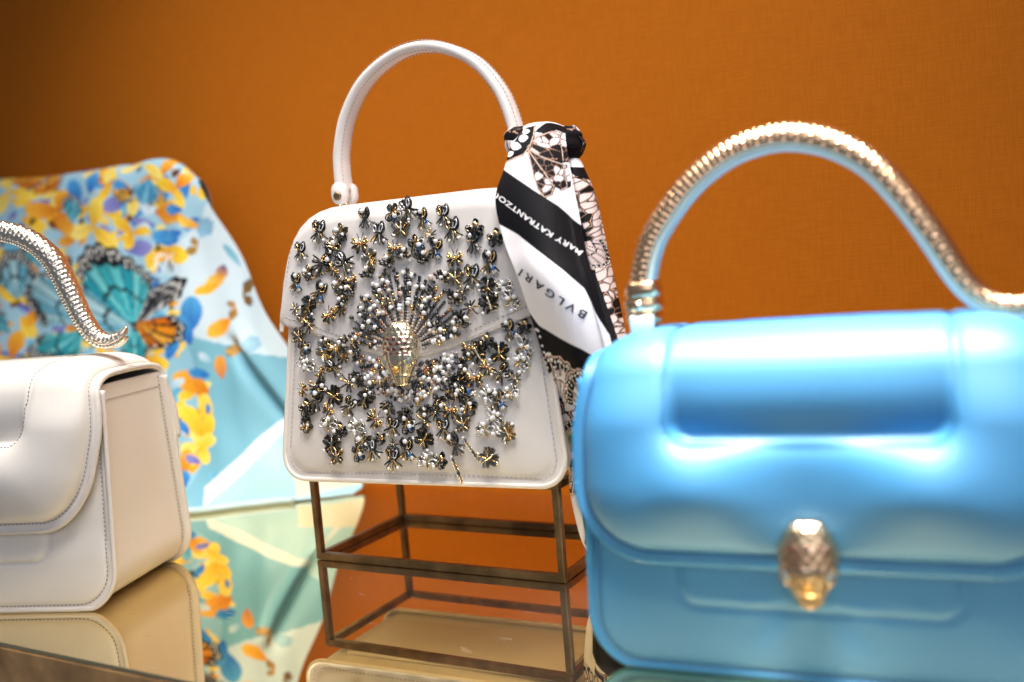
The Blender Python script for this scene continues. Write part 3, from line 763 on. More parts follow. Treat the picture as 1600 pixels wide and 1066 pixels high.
# ---------------------------------------------------------------- beaded butterflies
BUTTER = [(-0.0568, 0.1505, 0, 10), (-0.041, 0.1497, 3, 0), (-0.0474, 0.1417, 3, 80), (-0.0229, 0.156, 0, 0), (-0.0034, 0.1577, 3, 30), (0.0078, 0.1584, 0, -35), (0.0171, 0.1517, 0, -20), (0.0307, 0.1522, 0, -10), (-0.0133, 0.1461, 0, 0), (-0.0266, 0.1418, 2, 0), (0.0017, 0.1478, 1, 0), (-0.0031, 0.1369, 2, 0), (0.0116, 0.1381, 3, 0), (0.0237, 0.1342, 0, 10), (0.0363, 0.1436, 0, -10), (0.05, 0.1435, 3, 0), (0.049, 0.1356, 0, 0), (0.0626, 0.1379, 3, 0), (-0.0714, 0.1399, 0, 0), (-0.0382, 0.1318, 0, -60), (-0.0205, 0.1323, 1, -20), (-0.0563, 0.1325, 0, 80), (-0.0566, 0.1263, 4, 80), (0.0369, 0.1286, 2, 0), (0.0587, 0.1236, 0, 0), (-0.0763, 0.1214, 0, 10), (-0.0588, 0.1147, 0, 30), (-0.0434, 0.1181, 3, 0), (-0.0677, 0.1071, 1, 30), (-0.0519, 0.1008, 2, -20), (0.0474, 0.1164, 0, 0), (0.0363, 0.1171, 1, 0), (0.0453, 0.1006, 5, 0), (0.0576, 0.1016, 1, -10), (0.0669, 0.1095, 6, 0), (0.0703, 0.1026, 6, 40), (-0.0713, 0.0992, 1, 60), (0.0683, 0.087, 0, -20), (0.053, 0.0854, 3, 0), (0.0473, 0.0743, 1, -30), (0.0608, 0.0738, 1, 0), (0.0753, 0.0767, 6, 70), (0.0731, 0.069, 6, 50), (-0.0738, 0.0818, 3, 0), (-0.0728, 0.0705, 6, 20), (-0.0584, 0.0788, 1, 40), (-0.0497, 0.0847, 2, 0), (-0.0513, 0.0687, 0, -70), (-0.0412, 0.0599, 5, 0), (0.0447, 0.0606, 2, 0), (0.0608, 0.0626, 0, 60), (-0.0669, 0.0928, 5, 0), (-0.066, 0.0574, 0, 80), (-0.0672, 0.0483, 0, 20), (-0.0536, 0.0521, 1, 70), (-0.0428, 0.0447, 0, 30), (-0.031, 0.0485, 1, 30), (-0.0739, 0.0448, 3, 0), (-0.0752, 0.0344, 3, 30), (-0.0573, 0.0345, 6, 0), (-0.0491, 0.0311, 3, 0), (-0.0235, 0.0379, 2, 60), (-0.0118, 0.0323, 0, 10), (-0.0013, 0.0346, 3, 0), (0.011, 0.0367, 5, 0), (0.0282, 0.0426, 2, 0), (0.039, 0.0515, 0, -60), (0.0393, 0.0452, 3, 0), (0.0233, 0.0314, 0, 0), (0.0357, 0.0346, 1, -10), (0.0557, 0.0388, 6, 60), (0.0506, 0.0315, 6, -20), (0.064, 0.0295, 1, -20), (0.0527, 0.0503, 6, 20), (0.0668, 0.0512, 6, -30), (0.0585, 0.0471, 0, 0), (-0.0559, 0.0219, 1, 0), (-0.0527, 0.0152, 1, -10), (-0.0373, 0.0323, 6, 0), (-0.0367, 0.0177, 3, 0), (-0.0258, 0.0189, 0, -20), (-0.0121, 0.0136, 0, 10), (-0.0021, 0.0193, 0, 0), (0.0092, 0.0259, 1, 40), (0.0117, 0.013, 6, 0), (0.0193, 0.0142, 3, 30), (0.0309, 0.0229, 0, -30), (0.0405, 0.0209, 4, -30), (0.0308, 0.009, 4, -30), (0.0504, 0.0158, 1, 60), (-0.0323, 0.0244, 3, 0)]
FANS = [(-0.0071, 0.1271), (0.0029, 0.1306), (0.0159, 0.1278), (-0.0203, 0.1221), (0.0269, 0.1166), (-0.0332, 0.1132), (0.033, 0.1047), (-0.0388, 0.1062), (0.0377, 0.0929), (-0.0322, 0.0781), (0.0344, 0.0686), (0.0284, 0.0602), (0.0199, 0.0507), (0.0108, 0.0465), (-0.0021, 0.0444), (-0.0124, 0.0478), (-0.0239, 0.0556), (-0.0315, 0.0641), (0.0288, 0.0559), (-0.0387, 0.0829)]
def bugle(mb, p, q, r, mi, taper=.6):
    V, F = tube([p, p+(q-p)*.15, p+(q-p)*.85, q], [r*taper, r, r, r*taper], 5); mb.add(V, F, BI[mi])
def bead(mb, p, r, mi, sc=(1, 1, 1)):
    V, F = ico(1); mb.add(V*r*np.array(sc)+p, F, BI[mi])
def loop(mb, c, rx, rz, rot, r, mi, tilt=0):
    a = np.linspace(0, 2*math.pi, 12, endpoint=False); x = rx*np.cos(a); z = rz*np.sin(a)
    cx = math.cos(rot); sx = math.sin(rot)
    pts = np.stack([c[0]+x*cx-z*sx, c[1]+tilt*z, c[2]+x*sx+z*cx], 1); V, F = tube(pts, r, 5, closed=True); mb.add(V, F, BI[mi])
def A3(x, y, z): return np.array([x, y, z])
def leafplate(mb, c, L, w, ang, mi, y, lift=.0012):
    """cupped petal-like sequin pointing along ang"""
    ca, sa = math.cos(ang), math.sin(ang); V = []; n = 6
    for i in range(n):
        t = i/(n-1); hw = w*math.sin(math.pi*min(1, .12+t*.80))**.7
        for s in (-1, -.5, 0, .5, 1):
            x = L*t; z = hw*s; yy = y-lift*t-abs(s)*.0006
            V.append((c[0]+x*ca-z*sa, c[1]+yy, c[2]+x*sa+z*ca))
    V2 = [(v[0], v[1]+.0004, v[2]) for v in V]
    mb.add(V+V2, grid_faces(n, 5)+grid_faces(n, 5, off=n*5, flip=True), BI[mi])

def build_butterfly(kind, rs):
    rnd = random.Random(rs); mb = MB(); R = .0048; D = math.pi/180
    metal = lambda: rnd.choice(['gun', 'gold', 'gold', 'jet', 'jet', 'paleg', 'smoke'])
    if kind == 0:      # closed-wing moth: fan of bugles with dark loops above
        for i in range(7):
            a = (-90+(i-3)*17+rnd.uniform(-4, 4))*D; L = R*rnd.uniform(1.05, 1.4)
            bugle(mb, A3(0, -.0020, .0012), A3(L*math.cos(a), -.0010-rnd.random()*.0014, .0012+L*math.sin(a)), .00048, metal())
        for s in (-1, 1):
            loop(mb, (s*.0016, -.0022, .0036), .0013, .0026, s*-.3, .00034, 'jet', .2)
            loop(mb, (s*.0018, -.0030, .0030), .0008, .0018, s*-.3, .0003, rnd.choice(['gun', 'gold', 'clear']), .2)
            leafplate(mb, (s*.0006, -.0008, .0008), .0050, .0018, (90-s*28)*D, rnd.choice(['smoke', 'gun', 'jet']), 0)
        bead(mb, A3(0, -.0030, .0010), .0011, 'jet'); bead(mb, A3(rnd.uniform(-.001, .001), -.0036, .0044), .0013, rnd.choice(['white_bead', 'jet', 'clear']))
        bead(mb, A3(.0026, -.0020, -.0030), .0009, 'white_bead'); bead(mb, A3(-.0022, -.002, -.0036), .0008, rnd.choice(['jet', 'gold', 'white_bead']))
    elif kind == 1:    # spread-wing sequin butterfly
        mi = rnd.choice(['smoke', 'paleg', 'paleg', 'gun', 'smoke'])
        for s in (-1, 1):
            for a in (62, 40, 18): leafplate(mb, (0, -.0008, .0004), R*1.15, .0015, (90-s*(90-a))*D, mi, 0)
            for a in (-28, -52): leafplate(mb, (0, -.0008, 0), R*.95, .0013, (90-s*(90-a))*D, mi, 0)
            bugle(mb, A3(0, -.0018, 0), A3(s*.0036, -.0022, .0030), .0003, rnd.choice(['gold', 'gun'])); bugle(mb, A3(0, -.0018, 0), A3(s*.0030, -.0022, -.0026), .0003, 'gold')
            bead(mb, A3(s*.0044, -.002, rnd.choice([.003, -.0026])), .0009, rnd.choice(['white_bead', 'paleg']))
            bugle(mb, A3(0, -.0018, .003), A3(s*.0014, -.0022, .0060), .0002, 'jet')
        bugle(mb, A3(0, -.0020, -.0034), A3(0, -.0020, .0036), .0006, rnd.choice(['gold', 'paleg', 'gun']))
    elif kind == 2:    # gold bow with black spikes
        for s in (-1, 1):
            for a, m_ in ((35, 'gold'), (12, 'gold'), (-18, 'gun'), (-42, 'gold'), (-66, 'jet')):
                a = (a if s > 0 else 180-a)*D; L = R*rnd.uniform(.9, 1.15); bugle(mb, A3(s*.0006, -.0016, 0), A3(L*math.cos(a), -.0026, L*math.sin(a)), .00075, m_, .5)
            bead(mb, A3(s*.0024, -.0026, .0006), .0011, 'gold'); bugle(mb, A3(0, -.0018, .001), A3(s*.0020, -.002, .0052), .00025, 'jet')
        bead(mb, A3(0, -.0024, 0), .0010, rnd.choice(['copper', 'gold'])); bead(mb, A3(0, -.0022, .0018), .0008, 'clear')
    elif kind == 3:    # cluster of loops, white and clear beads
        for i in range(5):
            a = i*72*D+rnd.random()*.5; c = (.0027*math.cos(a), -.0020, .0027*math.sin(a)); loop(mb, c, .0019, .0013, a, .00036, rnd.choice(['jet', 'gun', 'clear', 'jet', 'paleg']), .25)
            leafplate(mb, (.0007*math.cos(a), -.0004, .0007*math.sin(a)), .0042, .0014, a+.3, rnd.choice(['smoke', 'gun', 'paleg', 'jet']), 0, .0008)
        for i in range(4):
            a = rnd.random()*6.3; bead(mb, A3(.0022*math.cos(a), -.0034, .0024*math.sin(a)), rnd.choice([.0010, .0014]), rnd.choice(['white_bead', 'white_bead', 'jet', 'gold']))
        bugle(mb, A3(-.001, -.0030, -.003), A3(.0012, -.0036, .0034), .0005, rnd.choice(['gold', 'jet']))
    elif kind == 4:    # long slim dragonfly
        leafplate(mb, (-.0006, -.001, -.0085), .0170, .0013, 90*D, 'paleg', 0, .0004)
        for z in np.linspace(-.0070, .0070, 7): loop(mb, (0, -.0022, z), .0011, .0009, 0, .00028, rnd.choice(['paleg', 'gold', 'jet']))
        bead(mb, A3(0, -.0022, .0090), .0010, 'white_bead'); bead(mb, A3(0, -.0024, -.0088), .0008, 'gold')
    elif kind == 5:    # dark star of pointed bugles
        n = 9
        for i in range(n):
            a = (i*360/n+rnd.uniform(-10, 10))*D; L = R*rnd.uniform(.75, 1.15); bugle(mb, A3(.0006*math.cos(a), -.0016, .0006*math.sin(a)), A3(L*math.cos(a), -.0016-rnd.random()*.0012, L*math.sin(a)), .00045, rnd.choice(['jet', 'gun', 'jet', 'gold']), .3)
        bead(mb, A3(0, -.0026, 0), .0010, rnd.choice(['paleg', 'white_bead', 'gold']))
    elif kind == 6:    # openwork silver wing
        for s, L in ((-1, 1.0), (1, .9)):
            for q in range(3):
                a = (90-s*(30+q*32))*D; c = (.0030*math.cos(a)*L, -.0016-.0004*q, .0030*math.sin(a)*L); loop(mb, c, .0022, .0012, a, .00034, 'clear' if q != 1 else 'paleg', .1)
            leafplate(mb, (0, -.0006, 0), .0048, .0018, (90-s*62)*D, 'smoke', 0, .0004)
        for i in range(3): bead(mb, A3(rnd.uniform(-.0036, .0036), -.003, rnd.uniform(-.003, .003)), .0011, rnd.choice(['white_bead', 'white_bead', 'clear']))
        bugle(mb, A3(0, -.0026, -.0030), A3(0, -.0026, .0034), .0005, rnd.choice(['gold', 'jet']))
        bead(mb, A3(.0002, -.0032, .0030), .0012, 'white_bead')
    if rs % 5 == 0 and kind in (0, 3): bugle(mb, A3(.0014, -.0034, -.0024), A3(.0034, -.0034, -.0008), .0006, 'blue_bead')
    return mb

_bcache = {}
PCU0 = -.002
rb = random.Random(11)
# the digitised pieces first, then small ones in the gaps between them
PIECES = [(u, w, k, a, False) for (u, w, k, a) in BUTTER]
rg = random.Random(31)
for _ in range(4000):
    u, w = rg.uniform(-.080, .078), rg.uniform(.012, .154)
    if ((u+.003)/.081)**2+((w-.084)/.071)**2 > 1: continue
    if math.hypot((u-PCU0)/.043, (w-.088)/.050) < 1: continue
    if any(math.hypot(u-p[0], w-p[1]) < .0089 for p in PIECES): continue
    PIECES.append((u, w, rg.choice([5, 2, 1, 1, 5, 0, 3, 2]), rg.uniform(-60, 60), True))
for (u, w, kind, ang, small) in PIECES:
    key = (kind, rb.randrange(4))
    if key not in _bcache:
        o = build_butterfly(key[0], key[0]*10+key[1]).build('butterfly', [M[k] for k in BEADS]); _bcache[key] = o.data
        bpy.data.objects.remove(o)
    o = bpy.data.objects.new('butterfly', _bcache[key]); COL.objects.link(o); o.parent = bag
    dv = w-Vedge(u)
    if abs(dv) < .0050: w = Vedge(u)+math.copysign(.0052, dv)
    onflap = w > Vedge(u)
    d = bag_fd(w)-(.0054 if onflap else .0030)
    o.location = (u, d, w); sc = rb.uniform(1.10, 1.36)*(.80 if small else 1)*(1.0 if kind != 4 else .72)
    o.scale = (sc*rb.uniform(.9, 1.05), sc*.78, sc); o.rotation_euler = (-.09, -math.radians(-ang+rb.uniform(-8, 8)), 0)

# fans of pointed black crystals around the ray pattern
fan_meshes = []
for q in range(3):
    mb = MB(); rr = random.Random(50+q)
    for i in range(8):
        a = math.radians(90+(i-3.5)*19+rr.uniform(-5, 5)); L = rr.uniform(.0042, .0060)
        bugle(mb, A3(.0012*math.cos(a), -.0010, .0012*math.sin(a)), A3(L*math.cos(a), -.0018-rr.random()*.0012, L*math.sin(a)), .00058, rr.choice(['jet', 'jet', 'gun', 'jet', 'gold']), .25)
        if i % 3 == 1: loop(mb, (L*.75*math.cos(a), -.0026, L*.75*math.sin(a)), .0010, .0004, a, .00018, 'gun')
    for i in range(3): bead(mb, A3(rr.uniform(-.0016, .0016), -.0022, rr.uniform(-.0006, .0018)), .0011, rr.choice(['white_bead', 'jet', 'jet']))
    bead(mb, A3(rr.uniform(-.001, .001), -.0028, .0040), .0011, 'white_bead')
    o = mb.build('crystal_fan', [M[k] for k in BEADS]); fan_meshes.append(o.data); bpy.data.objects.remove(o)
PCU, PCW = 0.0, .0781
for i, (u, w) in enumerate(FANS):
    o = bpy.data.objects.new('crystal_fan', fan_meshes[i % 3]); COL.objects.link(o); o.parent = bag
    onflap = w > Vedge(u)
    o.location = (u, bag_fd(w)-(.0056 if onflap else .0032), w)
    a = math.atan2(w-PCW, u-PCU); o.rotation_euler = (-.09, math.pi/2-a, 0); o.scale = (1.35, 1.35, 1.35)

# rays of beads round the clasp
def rays():
    up = MB(); lo = MB(); rr = random.Random(5)
    for band in (0, 1):
        mb = up if band == 0 else lo
        na = 30 if band == 0 else 34
        for i in range(na):
            a = math.radians((-2+i*184/(na-1)) if band == 0 else (188+i*164/(na-1)))
            a += rr.uniform(-.02, .02)
            # ray ends on an ellipse through the fans
            ru, rw = (.0370, .0455) if band == 0 else (.036, .0330)
            rmax = 1/math.hypot(math.cos(a)/ru, math.sin(a)/rw)
            rmin = .0130 if band == 0 else .0140
            r = rmin; dark = (i % 2 == 0); k = 0
            while r < rmax:
                frac = (r-rmin)/(rmax-rmin)
                step = .0018 if band == 0 else .0024
                u = PCU+r*math.cos(a); w = PCW+r*math.sin(a)+(.002 if band else 0)
                r += step*rr.uniform(.95, 1.12); k += 1
                onflap = w > Vedge(u)
                if (band == 0) != onflap: continue
                if abs(w-Vedge(u)) < .0036: continue
                y = bag_fd(w)-(.0056 if onflap else .0034)
                if band == 0: c = 'jet' if (dark or frac > .45) else 'cream_bead'
                else: c = 'jet' if ((k//2+i//3) % 2 == 0) else ('cream_bead' if rr.random() < .8 else 'white_bead')
                x = rr.random()
                if frac > .30 and x < .15*frac+.02: c = 'white_bead'
                elif frac > .25 and x > 1-.16: c = rr.choice(['gold', 'gold', 'copper'])
                big = c in ('white_bead',) ; lift = rr.uniform(0, .0014)*frac+(.0010 if big else 0)
                ca, sa = math.cos(a), math.sin(a); rad = .0017 if big else (.00135 if c != 'cream_bead' else .0011)
                wide = .0012 if band == 0 else .0012
                V, F = ico(1); V = V*np.array([.95*rad if band == 0 else .0016, rad*.8, wide if not big else rad*1.1])
                V = np.stack([V[:, 0]*ca-V[:, 2]*sa, V[:, 1], V[:, 0]*sa+V[:, 2]*ca], 1)
                mb.add(V+np.array([u, y-lift, w]), F, BI[c])
        # loose larger beads scattered on the outer half
        for i in range(130 if band == 0 else 40):
            a = math.radians(rr.uniform(5, 175) if band == 0 else rr.uniform(195, 345)); f = rr.uniform(.5, 1.02)
            ru, rw = (.039, .048) if band == 0 else (.037, .035)
            r = f/math.hypot(math.cos(a)/ru, math.sin(a)/rw); u = PCU+r*math.cos(a); w = PCW+r*math.sin(a)
            onflap = w > Vedge(u)
            if (band == 0) != onflap or abs(w-Vedge(u)) < .003 or (abs(u) < .0125 and w < .098 and w > .056): continue
            y = bag_fd(w)-(.0068 if onflap else .0046); c = rr.choice(['white_bead', 'cream_bead', 'jet', 'jet', 'gold', 'jet', 'gun', 'jet'])
            bead(mb, A3(u, y, w), rr.uniform(.0012, .0019), c, (1, .8, rr.uniform(.9, 1.3)))
    a = up.build('bead_rays', [M[k] for k in BEADS], bag_flap); a['kind'] = 'stuff'
    b = lo.build('bead_rays', [M[k] for k in BEADS], bag_front); b['kind'] = 'stuff'
rays()

# ---------------------------------------------------------------- printed cloth: colour per vertex of a fine mesh (flat print only)
def cloth_material(name, twill_scale=900, rough=.6, sheen=.3, bump=.25):
    mt = nmat(name, (.8, .8, .8), rough, 0, Specular_IOR_Level=sheen)
    nt = mt.node_tree; N = nt.nodes; L = nt.links; b = N['Principled BSDF']
    at = N.new('ShaderNodeAttribute'); at.attribute_name = 'print'; L.new(at.outputs['Color'], b.inputs['Base Color'])
    uv = N.new('ShaderNodeAttribute'); uv.attribute_name = 'cloth'
    w = N.new('ShaderNodeTexWave'); w.wave_type = 'BANDS'; w.bands_direction = 'DIAGONAL'; w.inputs['Scale'].default_value = twill_scale; w.inputs['Distortion'].default_value = .3
    L.new(uv.outputs['Vector'], w.inputs['Vector'])
    bp = N.new('ShaderNodeBump'); bp.inputs['Strength'].default_value = bump; bp.inputs['Distance'].default_value = .0004
    L.new(w.outputs['Fac'], bp.inputs['Height']); L.new(bp.outputs['Normal'], b.inputs['Normal'])
    return mt

def net_surface(net, nv, nu):
    """net[row][col] = n numbers; Catmull-Rom in both directions"""
    A = np.array(net, float); R = np.stack([catmull(A[:, j], nv) for j in range(A.shape[1])], 1)
    return np.stack([catmull(R[i], nu) for i in range(nv)], 0)

class Print:
    def __init__(s, X, Y, bg):
        s.x = X.ravel(); s.y = Y.ravel(); s.c = np.tile(s2l(bg), (len(s.x), 1))
    def fill(s, mask, col, alpha=1.):
        col = s2l(col) if np.max(col) > 1 or True else col
        s.c[mask] = s.c[mask]*(1-alpha)+col*alpha
    def poly(s, pts):
        n = len(pts); ins = np.zeros(len(s.x), bool); j = n-1
        for i in range(n):
            xi, yi = pts[i]; xj, yj = pts[j]
            if yi != yj: ins ^= ((yi > s.y) != (yj > s.y)) & (s.x < (xj-xi)*(s.y-yi)/(yj-yi)+xi)
            j = i
        return ins
    def local(s, cx, cy, ang):
        a = math.radians(ang); dx = s.x-cx; dy = s.y-cy
        return dx*math.cos(a)+dy*math.sin(a), -dx*math.sin(a)+dy*math.cos(a)
    def petal(s, cx, cy, L, W, ang, col, col2=None, vein=True):
        X, Y = s.local(cx, cy, ang); t = X/L+.5; inn = (t > 0) & (t < 1)
        hw = W/2*np.sin(np.pi*np.clip(t, 0, 1)**.8)**.7; k = inn & (np.abs(Y) < hw)
        c2 = s2l(col2 if col2 is not None else col); c1 = s2l(col); tt = np.clip(t[k], 0, 1)[:, None]
        s.c[k] = c1*(1-tt)+c2*tt
        if vein:
            v = k & (np.abs(Y) < W*.02+.3); s.c[v] *= .82
            v = k & (np.abs(np.sin((X*.5+np.abs(Y)*.9)*.55)) > .975); s.c[v] *= .88
    def wing(s, cx, cy, a0, a1, r, seg, cols, border, dots=(245, 245, 240), bw=.20, line=.09, line_col=None, apex=.5):
        """fan-shaped butterfly wing: coloured cells between dark veins, dark dotted margin"""
        dx = s.x-cx; dy = s.y-cy; rad = np.hypot(dx, dy); an = np.degrees(np.arctan2(-dy, dx)); an = (an-a0) % 360; sp = (a1-a0)
        t = an/sp; inn = (t < 1); tt = np.clip(t, 0, 1)
        R = r*(.58+.42*np.exp(-((tt-apex)/.36)**2)+.025*np.cos(tt*seg*2*np.pi)); k = inn & (rad < R)
        s.c[k] = s2l(border)
        f = tt*seg; ci = np.floor(f); fr = f-ci; q = rad/R
        wid = line*(1+.12/np.maximum(q, .06)); jit = .06*np.sin(ci*7.3)
        cell = k & (q < 1-bw+jit) & (fr > wid) & (fr < 1-wid) & (q > .08)
        c = np.array([s2l(x) for x in cols]); idx = (ci.astype(int) % len(cols)); base_ = c[idx]; lum = (1.15-.45*q)[:, None]
        s.c[cell] = (base_*lum)[cell]
        mid = cell & (np.abs(q-.48-.06*np.sin(ci*3.1)) < .022); s.c[mid] = s2l(border)
        ro = (q-(1-bw*.35))/(bw*.13); do = ((fr*3) % 1-.5)/.27*np.maximum(.6, q)
        d = k & (ro**2+do**2 < 1); s.c[d] = s2l(dots)
        ro2 = (q-(1-bw*.72))/(bw*.11); do2 = ((fr*2+.5) % 1-.5)/.16; d = k & (ro2**2+do2**2 < 1); s.c[d] = s2l(dots)
        if line_col is not None:
            o = inn & (np.abs(rad-R) < r*.018); s.c[o] = s2l(line_col)
            o = k & ((fr < wid*.35) | (fr > 1-wid*.35)) & (q > .1); s.c[o] = s2l(line_col)
    def cells(s, mask, size, seed, dark=(16, 15, 18), light=(225, 218, 222), line=(205, 160, 135), pd=.45, stretch=(1, 1), ang=0, lw=.10):
        rs = np.random.RandomState(seed); X, Y = s.local(0, 0, ang); X = X[mask]*stretch[0]/size; Y = Y[mask]*stretch[1]/size
        if len(X) == 0: return
        ix = np.floor(X).astype(int); iy = np.floor(Y).astype(int); F1 = np.full(len(X), 9.); F2 = F1.copy(); ID = np.zeros(len(X))
        tab = rs.rand(512, 3)
        for oy in (-1, 0, 1):
            for ox in (-1, 0, 1):
                h = ((ix+ox)*73+(iy+oy)*179) % 512; px = ix+ox+tab[h, 0]; py = iy+oy+tab[h, 1]; d = np.hypot(X-px, Y-py)
                n1 = d < F1; F2 = np.where(n1, F1, np.minimum(F2, d)); ID = np.where(n1, tab[h, 2], ID); F1 = np.where(n1, d, F1)
        e = F2-F1; c = np.tile(s2l(dark), (len(X), 1)); c[(ID >= pd) & (e > lw*1.9)] = s2l(light); c[(e < lw*.45)] = s2l(line)
        s.c[mask] = c

def cloth(name, P, prn, X, Y, mat, parent, thick=.0005, s=1.):
    nv, nu = P.shape[:2]
    o = sheet(name, P, thick, mat, parent); me = o.data; n = nv*nu
    col = np.ones((2*n, 4)); col[:n, :3] = prn.c; col[n:, :3] = prn.c*.75+.12
    a = me.attributes.new('print', 'FLOAT_COLOR', 'POINT'); a.data.foreach_set('color', col.ravel())
    c = np.zeros((2*n, 3)); c[:n, 0] = X.ravel()*.0004; c[:n, 1] = Y.ravel()*.0004; c[n:] = c[:n]
    a = me.attributes.new('cloth', 'FLOAT_VECTOR', 'POINT'); a.data.foreach_set('vector', c.ravel())
    return o
# ---------------------------------------------------------------- floral scarf draped at the left
def fix_cloth(P): return P[:, ::-1]
def make_floral_scarf():
    # rows from the ridge down to the shelf: (along the wall, out from the wall, height, print x, print y)
    N_ = [
     [(-.6565, -.004, .190, -80, 200), (-.5052, -.004, .190, 60, 200), (-.4181, -.004, .190, 150, 200), (-.3389, -.004, .190, 240, 200), (-.3050, -.004, .170, 330, 200)],
     [(-.6565, -.012, .3000, -80, 262), (-.5052, -.012, .2900, 60, 255), (-.4181, -.012, .2875, 150, 245), (-.3370, -.012, .2850, 240, 240), (-.2960, -.012, .262, 320, 262)],
     [(-.6565, -.038, .3110, -80, 290), (-.5052, -.038, .2995, 60, 282), (-.4181, -.038, .2970, 150, 270), (-.3380, -.040, .2955, 240, 262), (-.2828, -.035, .2749, 312, 285)],
     [(-.6392, -.055, .2374, -80, 400), (-.4907, -.055, .2263, 60, 400), (-.4110, -.05, .2291, 150, 385), (-.3214, -.045, .2276, 260, 375), (-.2562, -.037, .2293, 352, 362)],
     [(-.6228, -.075, .1577, -80, 520), (-.4639, -.07, .1516, 80, 520), (-.3779, -.065, .1539, 180, 510), (-.2886, -.055, .1579, 300, 495), (-.2126, -.035, .1473, 428, 505)],
     [(-.5969, -.10, .0821, -80, 640), (-.4301, -.09, .0810, 100, 640), (-.3451, -.08, .0854, 210, 630), (-.2489, -.060, .0765, 360, 640), (-.1754, -.030, .0716, 500, 640)],
     [(-.5759, -.12, .0223, -80, 740), (-.4029, -.11, .0294, 110, 735), (-.2999, -.098, .0280, 250, 735), (-.2105, -.070, .0300, 400, 725), (-.1480, -.018, .0110, 568, 752)],
     [(-.5750, -.133, .0030, -80, 790), (-.4000, -.122, .0110, 110, 780), (-.2850, -.134, .0012, 260, 775), (-.2080, -.084, .0015, 405, 765), (-.1440, -.036, .0012, 560, 775)],
    ]
    t = thing('floral_scarf', 'silk scarf printed with yellow flowers and turquoise butterflies draped against the orange wall', 'scarf', tuple(W0+WX*-.36+np.array([0, 0, 0])), WALL_YAW)
    S = net_surface(N_, 420, 380)
    a, n_, z, X, Y = [S[:, :, k] for k in range(5)]
    # soft folds: a rounded roll at the right end of the ridge, a crease running down to the right
    fx = np.clip((Y-262)/60, 0, 1)
    n_ = n_+.0030*np.sin(X*.045+Y*.010)*fx*np.clip((830-Y)/300, .2, 1)+.0008*np.sin(X*.11-Y*.02)*fx
    z = z+.0055*np.exp(-((X-268)/30)**2)*np.clip(1-np.abs(Y-262)/50, 0, 1)-.006*np.exp(-((X-268)/30)**2)*0-.0030*np.exp(-((X-205)/16)**2)*np.clip(1-np.abs(Y-262)/60, 0, 1)
    dist = ((X-355)*120-(Y-530)*85)/147.
    along = ((X-355)*85+(Y-530)*120)/147.
    cre = np.exp(-(dist/11)**2)*smooth01((along+20)/60)*smooth01((230-along)/80)
    n_ = n_+.010*cre-.005*np.exp(-((dist-22)/14)**2)*smooth01((along+20)/60)*smooth01((230-along)/80)
    n_ = np.minimum(n_, -.0015)
    P = np.stack([a+.36, n_, np.maximum(z, .0012)], 2)
    p = Print(X, Y, (206, 226, 238))
    teal = p.poly([(285, 520), (330, 536), (390, 548), (470, 563), (620, 640), (620, 900), (200, 900), (200, 640)])
    p.fill(teal, (122, 182, 204))
    low = p.poly([(330, 757), (455, 655), (520, 560), (640, 640), (640, 900), (470, 900)]) ; p.fill(low, (176, 218, 226))
    p.fill(p.poly([(322, 748), (440, 652), (452, 664), (338, 764)]), (226, 236, 238))
    p.fill(p.poly([(440, 652), (452, 664), (560, 742), (552, 756)]), (222, 234, 236))
    p.fill(p.poly([(450, 735), (600, 700), (620, 760), (470, 765)]), (226, 226, 206))
    # dense garden
    rr = random.Random(21)
    dense = [(-110, 180), (335, 180), (335, 300), (318, 345), (275, 385), (272, 470), (300, 560), (318, 700), (285, 790), (-110, 790)]
    dm = p.poly(dense)
    p.fill(dm & (p.y < 760), (150, 200, 224), .8)
    def inside(x, y):
        ins = False; j = len(dense)-1
        for i in range(len(dense)):
            xi, yi = dense[i]; xj, yj = dense[j]
            if (yi > y) != (yj > y) and x < (xj-xi)*(y-yi)/(yj-yi)+xi: ins = not ins
            j = i
        return ins
    Yl = [((255, 228, 100), (248, 190, 40)), ((255, 238, 140), (252, 208, 70)), ((250, 186, 60), (226, 126, 26)), ((255, 222, 70), (244, 170, 34))]
    Bl = [((70, 160, 224), (40, 110, 200)), ((130, 205, 235), (80, 165, 210)), ((150, 150, 215), (100, 110, 190)), ((220, 236, 246), (150, 200, 230))]
    Dk = [((30, 26, 30), (60, 40, 30)), ((40, 60, 100), (20, 30, 60)), ((120, 60, 20), (60, 30, 16))]
    pts = []
    while len(pts) < 620:
        x, y = rr.uniform(-110, 335), rr.uniform(180, 785)
        if inside(x, y): pts.append((x, y))
    for k, (x, y) in enumerate(pts):
        q = rr.random(); fam = Yl if q < .50 else (Bl if q < .82 else Dk); c1, c2 = rr.choice(fam)
        L = rr.uniform(14, 44) if fam is not Dk else rr.uniform(10, 26)
        p.petal(x, y, L, L*rr.uniform(.35, .62), rr.uniform(0, 360), c1, c2)
        if k % 5 == 0: p.wing(x+10, y, rr.uniform(0, 360), 0 if False else 0, 1, 1, [(0, 0, 0)], (0, 0, 0)) if False else None
    def flower(x, y, r, n, cols, a0=0):
        for i in range(n):
            a = a0+i*360/n; L = r*rr.uniform(.85, 1.15); c1, c2 = cols
            p.petal(x+L*.5*math.cos(math.radians(a)), y+L*.5*math.sin(math.radians(a)), L, L*rr.uniform(.42, .66), a+180, *(rr.choice(Yl) if rr.random() < .5 else cols))
